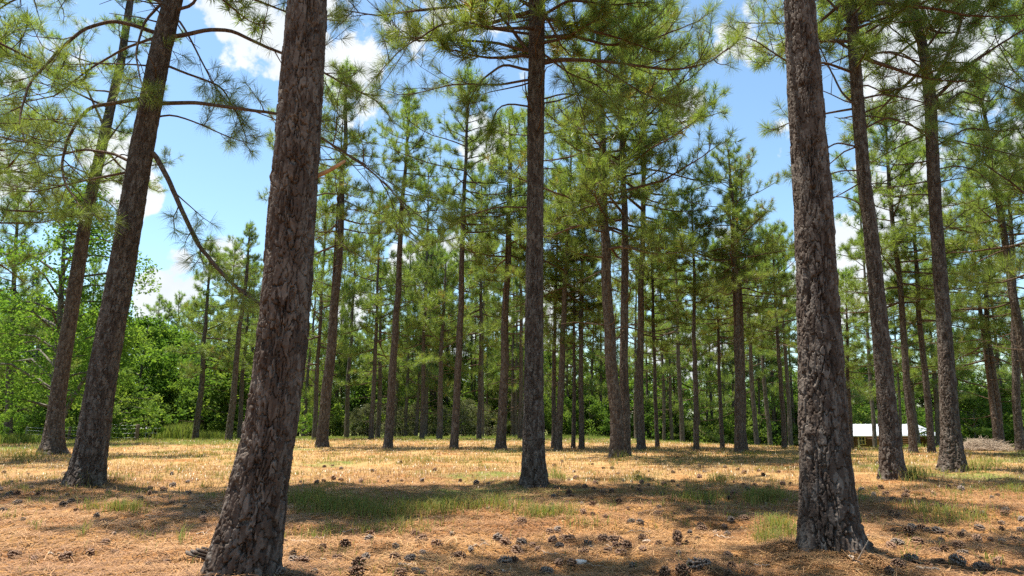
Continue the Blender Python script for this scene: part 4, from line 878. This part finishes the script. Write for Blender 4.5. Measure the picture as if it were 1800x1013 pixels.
# ------------------------------------------------------------------ pine cones
def cone_mesh(seed, mat, openn=1.0, rows=10, per=8):
    """open pine cone lying along X, about .16 long: a core with many curved, pointed scales"""
    rng = np.random.default_rng(seed); mb = MB(); L = .15
    mb.tube(np.array([[-L * .48, 0, 0], [-L * .2, 0, 0], [L * .2, 0, 0], [L * .5, 0, 0]]), [.010, .015, .011, .004], 7)
    for i in range(rows):
        f = i / (rows - 1); x = -L * .46 + L * .9 * f; rr = (.052 * math.sin(math.pi * (f * .80 + .17)) ** .8) * (.72 + .28 * openn)
        for j in range(per):
            if rng.random() < .06: continue
            th = j * 2 * math.pi / per + i * 2.4 + rng.normal(0, .12); r = rr * rng.uniform(.82, 1.15)
            d = np.array([0, math.cos(th), math.sin(th)]); s = np.array([0, -math.sin(th), math.cos(th)]); fx = .35 + .55 * f - .35 * (1 - f) + rng.normal(0, .08)
            p0 = np.array([x, 0, 0]) + d * .008; p1 = p0 + d * r * .6 + np.array([r * .35 * fx, 0, 0]); p2 = p0 + d * r + np.array([r * (.15 + fx * .6), 0, 0]); w_ = .005 + r * .18
            u = np.array([.009, 0, 0]) - d * .002
            V = np.array([p0 - s * .003, p0 + s * .003, p1 + s * w_, p1 - s * w_, p2 + s * w_ * .8, p2 - s * w_ * .8, p2 + u * 1.2 + d * .003, p1 - u * .8, p2 - u * .9])
            mb.add(V, [[0, 1, 2, 3], [3, 2, 4, 5]], [[5, 4, 6], [0, 7, 1], [1, 7, 2], [0, 3, 7], [3, 5, 8], [2, 8, 4], [5, 6, 8], [4, 8, 6], [3, 8, 7], [2, 7, 8]], a=np.array([.0, .0, .25, .25, .8, .8, 1, .1, .7]))
    o = mb.build('pine_cone', mat, None, False, False); return o.data
CONES = [cone_mesh(1, M_CONE), cone_mesh(2, M_CONE, .25), cone_mesh(3, M_CONE, 1.2), cone_mesh(4, M_CONEG), cone_mesh(5, M_CONEG, 1.2), cone_mesh(6, M_CONE, .9, 8, 7), cone_mesh(7, M_CONEG, .1, 11, 9)]
cones_px = []
def addc(x0, y0, sc, pts): cones_px.extend([(x0 + a / sc, y0 + b / sc) for a, b in pts])
addc(450, 760, 3.273, [(155, 625), (380, 657), (515, 655), (655, 590), (650, 615), (210, 697), (265, 750), (215, 742), (465, 725), (330, 805), (590, 763), (580, 818), (630, 728), (800, 720), (805, 658), (960, 690), (935, 703), (885, 730), (830, 818), (920, 800), (960, 808), (1045, 795), (950, 620), (1040, 645), (1125, 580), (915, 580), (1235, 672), (1135, 712), (1170, 715), (1430, 750), (1485, 742), (1390, 612), (1435, 640), (1305, 622), (1530, 643), (1590, 650), (1620, 672), (1505, 690), (1705, 622), (1770, 612), (1745, 655), (1285, 795), (1345, 810), (1690, 570), (1735, 560), (1530, 512), (135, 815)])
addc(950, 760, 3.83, [(420, 720), (485, 735), (535, 722), (320, 748), (345, 778), (290, 808), (455, 797), (515, 765), (570, 770), (540, 815), (690, 720), (690, 797), (795, 745), (985, 738), (930, 755), (1025, 780), (930, 815), (1060, 710), (1005, 670), (1090, 652), (1180, 668), (1260, 680), (1285, 588), (1370, 582), (1240, 628), (1080, 620), (1265, 830), (625, 905), (1040, 905), (1110, 895), (955, 945), (840, 955), (1285, 905), (1260, 950), (125, 878), (210, 880), (45, 945), (80, 725), (150, 718), (195, 725), (120, 765), (5, 790), (60, 660), (115, 655),
    (345, 440), (350, 485), (290, 535), (355, 545), (440, 565), (590, 505), (675, 545), (670, 605), (610, 597), (740, 470), (800, 500), (480, 390), (420, 410), (665, 390), (650, 405), (730, 345), (830, 345), (1110, 410), (1300, 405), (1265, 435), (1365, 340), (1445, 345), (1535, 365), (1395, 380), (1685, 340), (85, 425), (150, 465), (185, 465), (75, 490), (60, 520), (280, 475), (310, 460), (560, 320), (680, 330), (620, 360), (300, 360), (360, 375), (330, 385), (240, 300), (190, 310), (790, 545), (900, 540), (1000, 520)])
addc(1380, 760, 4.005, [(745, 560), (795, 583), (1090, 512), (1145, 573), (1275, 545), (1335, 578), (1390, 562), (1545, 570), (1555, 545), (1550, 592), (1525, 635), (1525, 672), (1670, 615), (1672, 688), (1370, 672), (1265, 695), (1240, 722), (1165, 708), (1135, 722), (1078, 702), (1100, 750), (895, 672), (955, 675), (1000, 683), (875, 705), (915, 738), (765, 693), (930, 777), (795, 783), (745, 805), (1225, 798), (1355, 753), (1445, 748), (1530, 765), (1610, 760), (1060, 835), (1125, 832), (1250, 852), (1370, 885), (1505, 915), (1385, 955), (1430, 968), (1215, 915), (890, 890), (905, 935), (1010, 945), (1090, 915), (800, 940), (740, 990), (590, 825), (895, 470), (850, 448), (710, 430), (625, 432), (860, 415), (1010, 405), (1050, 430), (980, 460), (1240, 395), (690, 465), (730, 415)])
addc(0, 700, 3.0, [(75, 832), (180, 845), (345, 842), (475, 815), (605, 810), (555, 762), (600, 712), (780, 875), (880, 860), (1070, 635), (975, 565), (820, 560), (820, 490), (910, 455), (735, 530), (1100, 560), (230, 580), (320, 525), (90, 550), (20, 585), (1545, 820), (1580, 865), (1610, 868), (1780, 845), (1700, 783), (1480, 925), (1650, 915), (1040, 425), (990, 435), (905, 390), (120, 637), (540, 650), (60, 440), (150, 390), (20, 385), (85, 425), (340, 395), (230, 480), (90, 500)])
rng = np.random.default_rng(61)
for a, b, c, d, m in ((500, 860, 832, 848, 18), (960, 1400, 812, 830, 20), (970, 1390, 836, 885, 34), (0, 130, 835, 880, 10), (1500, 1790, 850, 880, 16), (520, 1390, 800, 842, 22), (20, 380, 850, 915, 18)):
    for q in range(m): cones_px.append((rng.uniform(a, b), rng.uniform(c, d)))
def cone_label(px, py, grey):
    s = 'grey weathered' if grey else 'open brown'
    if px < 400: z = 'in shade by the leaning pine at left' if py < 905 else 'on sunny straw left of the thick front trunk'
    elif py < 868: z = 'on the far ground beyond the grass patches'
    elif px < 960: z = 'on sunny straw between the thick front trunk and the centre'
    elif px < 1420: z = 'in the dark shade right of the centre trunk' if py < 920 else 'on sunny straw left of the front right trunk'
    else: z = 'right of the front right trunk, in the shade' if py > 955 else 'on sunny straw right of the front right trunk'
    return s + ' pine cone ' + z
kept = []
for q in cones_px:
    if all(abs(q[0] - k[0]) > 9 or abs(q[1] - k[1]) > 6 for k in kept): kept.append(q)
cones_px = kept
CG = 'pine cones strewn on the straw'
for px, py in cones_px:
    g = ground_hit(px, py + 4); k = int(rng.choice([0, 1, 2, 5, 0, 2, 5, 3, 4, 6]))
    o = bpy.data.objects.new('pine_cone', CONES[k]); col.objects.link(o)
    s = rng.choice([.42, .50, .58, .66, .76]) * rng.uniform(.92, 1.08); o.scale = (s, s, s)
    o.rotation_euler = (rng.uniform(0, 6.28), rng.normal(0, .22), rng.uniform(0, 6.28)); o.location = (g[0], g[1], g[2] + .036 * s)
    tag(o, cone_label(px, py, k in (3, 4, 6)), 'pine cone', CG)
# one cone standing upright
g = ground_hit(1191, 955); o = bpy.data.objects.new('pine_cone', CONES[0]); col.objects.link(o); o.rotation_euler = (0, -1.5, 0); o.scale = (.8, .8, .8); o.location = (g[0], g[1], g[2] + .06); tag(o, 'brown pine cone standing upright on its end among lying cones', 'pine cone', CG)

# ------------------------------------------------------------------ fallen twigs, stone
def stick(pts, r, label, lift=.012, mat=None, fork=None):
    P = np.array([ground_hit(a, b) for a, b in pts]); P[:, 2] += lift
    q = np.linspace(0, len(P) - 1, 10); P = np.stack([np.interp(q, np.arange(len(P)), P[:, j]) for j in range(3)], -1)
    P += np.random.default_rng(int(pts[0][0])).normal(0, .008, P.shape)
    mb = MB(); mb.tube(P, np.linspace(r, r * .5, 10), 7)
    if fork: F_ = np.array([P[6], P[6] + fork, P[6] + np.array(fork) * 1.8]); mb.tube(F_, [r * .5, r * .4, r * .25], 5)
    o = mb.build('fallen_twig', mat or M_TWIG, None, True); tag(o, label, 'twig', None)
stick([(512, 953), (552, 954)], .013, 'pale stick lying just right of the thick front trunk')
stick([(603, 937), (640, 930)], .007, 'thin pale twig in the straw below the green grass patch')
stick([(700, 996), (730, 994)], .010, 'short pale bark strip at the bottom, left of centre')
stick([(880, 1008), (905, 1003)], .010, 'bleached wood splinter at the bottom centre')
stick([(1522, 945), (1562, 947)], .006, 'thin straight twig right of the front right trunk')
stick([(1490, 985), (1520, 1000)], .012, 'forked bleached twig at the foot of the front right trunk', .03, None, (.03, -.06, .10))
stick([(1610, 1000), (1650, 1006)], .012, 'grey stick in the shade at the bottom right')
stick([(560, 985), (585, 993)], .006, 'thin brown twig left of the cone cluster at bottom left of centre')
rt = np.random.default_rng(404)
for q in range(26):
    x0 = rt.uniform(20, 1780); y0 = 860 + 145 * rt.random() ** .6; l = rt.uniform(12, 46) * (y0 - 735) / 230; a = rt.uniform(-.5, .5)
    stick([(x0, y0), (x0 + l * math.cos(a), y0 + l * math.sin(a) * .35)], rt.uniform(.003, .007), 'thin bare twig fallen on the straw among the cones', .02, None, (rt.normal(0, .05), rt.normal(0, .05), .02) if q % 3 == 0 else None)
    bpy.context.scene.collection.objects[-1]['group'] = 'thin twigs fallen on the straw'
def rock(px, py, s, label, seed):
    rng = np.random.default_rng(seed); g = ground_hit(px, py); th = np.linspace(0, np.pi, 12); ph = np.linspace(0, 2 * np.pi, 18, endpoint=False)
    A, B = np.meshgrid(th, ph, indexing='ij'); D = np.stack([np.sin(A) * np.cos(B), np.sin(A) * np.sin(B), np.cos(A)], -1); R = .6 + .7 * fbm(D * 1.8 + seed, 3, seed)
    V = (D * R[..., None] * np.array([s, s * .7, s * .45])).reshape(-1, 3) + g + [0, 0, s * .2]; i = np.arange(11)[:, None] * 18; j = np.arange(18)[None]; jn = (j + 1) % 18
    o = build('stone', V, np.stack([i + j, i + 18 + j, i + 18 + jn, i + jn], -1).reshape(-1, 4), None, M_STONE, None, True); tag(o, label, 'stone')
rock(1020, 991, .055, 'pale stone lying among cones at the bottom, right of centre', 3)
rock(1137, 953, .04, 'small grey round stone beside a cone, right of centre', 5)
# slab of bark broken off at the foot of the thick front trunk
mb = MB(); g = ground_hit(352, 990); tt_ = np.array([[math.cos(.35), 0, -math.sin(.35)], [0, 1, 0], [math.sin(.35), 0, math.cos(.35)]])
for k in range(4): mb.box(g + [.02 * k, .01 * k, .05 + .016 * k], (.24 - .04 * k, .13 - .015 * k, .017), .5 + .1 * k, tilt=tt_.T)
o = mb.build('bark_slab', M_BARKN, None); tag(o, 'broken slab of grey bark leaning at the foot of the thick front trunk', 'bark slab')

# ------------------------------------------------------------------ building with white roof
def building():
    yf, yb = 58.0, 64.0; ym = (yf + yb) / 2
    xl = at(1500, 767, yf)[0]; xr = at(1641, 769, yf)[0]
    ze = at(1570, 768.5, yf)[2]; zr = at(1550, 749, ym)[2]; zg = float(terrain((xl + xr) / 2, yf)) - .1
    root = empty('log_building', ((xl + xr) / 2, ym, zg)); tag(root, 'long brown log building with a white metal roof beyond the right hand pines', 'building')
    o = np.array(root.location)
    mb = MB()      # log walls as stacked courses
    h = ze - zg + .05; nlog = 12; lh = h / nlog
    for k in range(nlog):
        z = zg + lh * (k + .5)
        for y in (yf, yb): mb.box(np.array([(xl + xr) / 2, y, z]) - o, (xr - xl - .3, .20 + .02 * (k % 2), lh * .96))
        for x in (xl + .15, xr - .15): mb.box(np.array([x, ym, z]) - o, (.20 + .02 * (k % 2), yb - yf - .24, lh * .96))
    hh = zr - ze; ng = 9
    for k in range(ng):
        f = (k + .5) / ng
        for x in (xl + .15, xr - .15): mb.box(np.array([x, ym, ze + .06 + hh * f * .93]) - o, (.18, (yb - yf) * (1 - f) * .97, hh / ng * .93))
    mb.build('wall', M_LOG, root)
    def slope(ya, yb_, name):
        ov = .55; za = ze + .16; m = MB(); x0, x1 = xl - .35, xr + .45
        nrm = 1 if yb_ > ya else -1; y0 = ya - nrm * ov; z0 = za - (zr - za) / abs(yb_ - ya) * ov + .1; z1 = zr + .16; t = .07
        V = np.array([[x0, y0, z0], [x1, y0, z0], [x1, yb_, z1], [x0, yb_, z1], [x0, y0, z0 - t], [x1, y0, z0 - t], [x1, yb_, z1 - t], [x0, yb_, z1 - t]]) - o
        m.add(V, [[0, 1, 2, 3], [7, 6, 5, 4], [0, 4, 5, 1], [1, 5, 6, 2], [2, 6, 7, 3], [3, 7, 4, 0]])
        for q in np.arange(x0 + .3, x1, .45):      # standing seams
            a = np.array([q, y0, z0 + .02]) - o; b = np.array([q, yb_, z1 + .02]) - o; m.tube(np.array([a, b]), [.018, .018], 4)
        m.build(name, M_ROOF, root)
    slope(yf, ym, 'roof'); slope(yb, ym, 'roof')
    # porch roof on the right end
    m = MB(); a = np.array([xr + .3, ym - 2.4, ze - .10]); m.box(np.array([xr + .95, ym - .8, ze - .28]) - o, (1.5, 3.2, .07), tilt=np.array([[.98, 0, .17], [0, 1, 0], [-.17, 0, .98]])); m.build('porch_roof', M_ROOF, root)
    for x in (xr + 1.5,):
        for y in (ym - 2.2, ym + .6): m = MB(); m.box(np.array([x, y, (zg + ze - .4) / 2]) - o, (.11, .11, ze - .4 - zg)); m.build('porch_post', M_FRAME, root)
    wx = at(1513.5, 775, yf)[0]; wz = at(1513.5, 774.5, yf)[2]; ww, wh = .52, .62
    fr = MB()
    for sx in (-1, 1): fr.box(np.array([wx + sx * ww / 2, yf - .14, wz]) - o, (.07, .08, wh + .07))
    for sz in (-1, 1): fr.box(np.array([wx, yf - .14, wz + sz * wh / 2]) - o, (ww - .07, .076, .07))
    fr.box(np.array([wx, yf - .135, wz]) - o, (.035, .05, wh - .07)); fr.box(np.array([wx, yf - .133, wz]) - o, (ww - .07, .04, .035))
    f = fr.build('window', M_FRAME, root); g = MB(); g.box(np.array([wx, yf - .118, wz]) - o, (ww - .05, .01, wh - .05)); g.build('pane', M_GLASS, f)
    dx = at(1546, 776, yf)[0]; d = MB(); d.box(np.array([dx, yf - .125, (zg + ze) / 2 - .05]) - o, (.85, .06, ze - zg - .2))
    for zz in (.30, .70): d.box(np.array([dx, yf - .162, zg + (ze - zg) * zz]) - o, (.6, .02, (ze - zg) * .28))
    dd = d.build('door', M_DOOR, root); hn = MB(); hn.tube(np.array([[dx + .33, yf - .155, zg + 1.0], [dx + .33, yf - .21, zg + 1.0]]) - o, [.03, .035], 8); hn.build('handle', M_WIRE, dd)
    for px in (1481.5, 1509): p = at(px, 775, yf - .3)[0]; m = MB(); m.box(np.array([p, yf - .3, (zg + ze) / 2 - .1]) - o, (.09, .09, ze - zg - .1)); m.build('porch_post', M_FRAME, root)
    # white tank by the right end
    b = at(1657, 780, 50); zt = float(terrain(b[0], 50)); m = MB(); top = at(1657, 779, 50)[2]
    m.tube(np.array([[0, 0, 0], [0, 0, .05], [0, 0, (top - zt) * .9], [0, 0, top - zt], [0, 0, top - zt + .05]]), [.30, .32, .32, .26, .10], 18)
    m.tube(np.array([[0, 0, top - zt + .04], [0, 0, top - zt + .11]]), [.09, .09], 12)
    t = m.build('water_tank', M_WHITE, None, True); t.location = (b[0], 50, zt); tag(t, 'small white tank at the right end of the brown building', 'tank')
building()
# brush pile
def brush():
    rng = np.random.default_rng(12); Y = 25.5; c = at(1731, 792, Y); z = float(terrain(c[0], Y)); mb = MB(); W = 1.05
    for k in range(900):
        u = rng.normal(0, .42); v = rng.normal(0, .4); u = max(-1, min(1, u)); h = .42 * max(.03, (1 - abs(u) ** 1.6)) * max(0, 1 - abs(v) * .8) * (1 - .25 * u)
        p = np.array([c[0] + u * W, Y + v * 1.0, z + rng.random() ** .6 * h + .01]); az = rng.uniform(0, 6.28); el = rng.normal(0.1, .22); l = rng.uniform(.12, .5); d = np.array([math.cos(az) * math.cos(el), math.sin(az) * math.cos(el), math.sin(el)])
        r = rng.choice([.005, .007, .012], p=[.5, .38, .12]); q = p + d * l + rng.normal(0, .03, 3); q[2] = max(q[2], z + .005)
        mb.tube(np.array([p - d * l * .5, p + rng.normal(0, .02, 3), q]), [r, r * .9, r * .5], 4)
    mb.V = [v - [c[0], Y, z] for v in mb.V]
    o = mb.build('brush_pile', M_DEAD, None); o.location = (c[0], Y, z); tag(o, 'heap of cut grey and tan branches on the grass at right', 'brush pile')
brush()
# ------------------------------------------------------------------ fence at left
def fence():
    Y = 36.0; a = at(191, 775, Y); root = empty('wire_fence', (a[0], Y, float(terrain(a[0], Y)))); tag(root, 'old wire fence with rough wooden posts before the weeds at left', 'fence'); o = np.array(root.location)
    tops = []
    for px, ty, r, m in ((192, 744, .085, M_POSTG), (239.5, 746, .095, M_POST), (120, 750, .07, M_POST), (45, 750, .07, M_POSTG)):
        p = at(px, 775, Y); zg = float(terrain(p[0], Y)); t = at(px, ty, Y)[2]; mb = MB()
        P = np.array([[p[0], Y, zg - .2], [p[0] + .01, Y, (zg + t) / 2], [p[0] + .015, Y, t - .02], [p[0] + .015, Y, t]]) - o
        mb.tube(P, [r, r * .96, r * .93, r * .8], 9); mb.build('post', m, root, True); tops.append((p[0], zg, t))
    tops.sort(); mb = MB()
    for (x0, g0, t0), (x1, g1, t1) in zip(tops[:-1], tops[1:]):
        for f in (.25, .5, .75, .95):
            q = np.linspace(0, 1, 7); P = np.stack([x0 + (x1 - x0) * q, np.full(7, Y - .08), (g0 + (t0 - g0) * f) * (1 - q) + (g1 + (t1 - g1) * f) * q - .04 * np.sin(q * np.pi)], -1) - o; mb.tube(P, .004, 4, cap=False)
    mb.build('wire', M_WIRE, root)
    # pale rail fence further back
    Y = 44.5; x0 = at(243, 770, Y)[0]; x1 = at(280, 770, Y)[0]; zg = float(terrain(x0, Y)); root = empty('rail_fence', (x0, Y, zg)); tag(root, 'low pale rail fence behind the dark fence post and weeds', 'fence'); o = np.array(root.location)
    for k in range(4): x = x0 + (x1 - x0) * k / 3; mb = MB(); mb.tube(np.array([[x, Y, zg - .2], [x, Y, zg + .72], [x, Y, zg + .75]]) - o, [.03, .03, .02], 8); mb.build('post', M_WIRE, root)
    for h in (.68, .38): mb = MB(); mb.tube(np.array([[x0, Y - .04, zg + h], [x1, Y - .04, zg + h]]) - o, [.022, .022], 8); mb.build('rail', M_WIRE, root)
fence()
print('TREES', used_tree[0], 'CONES', len(cones_px))
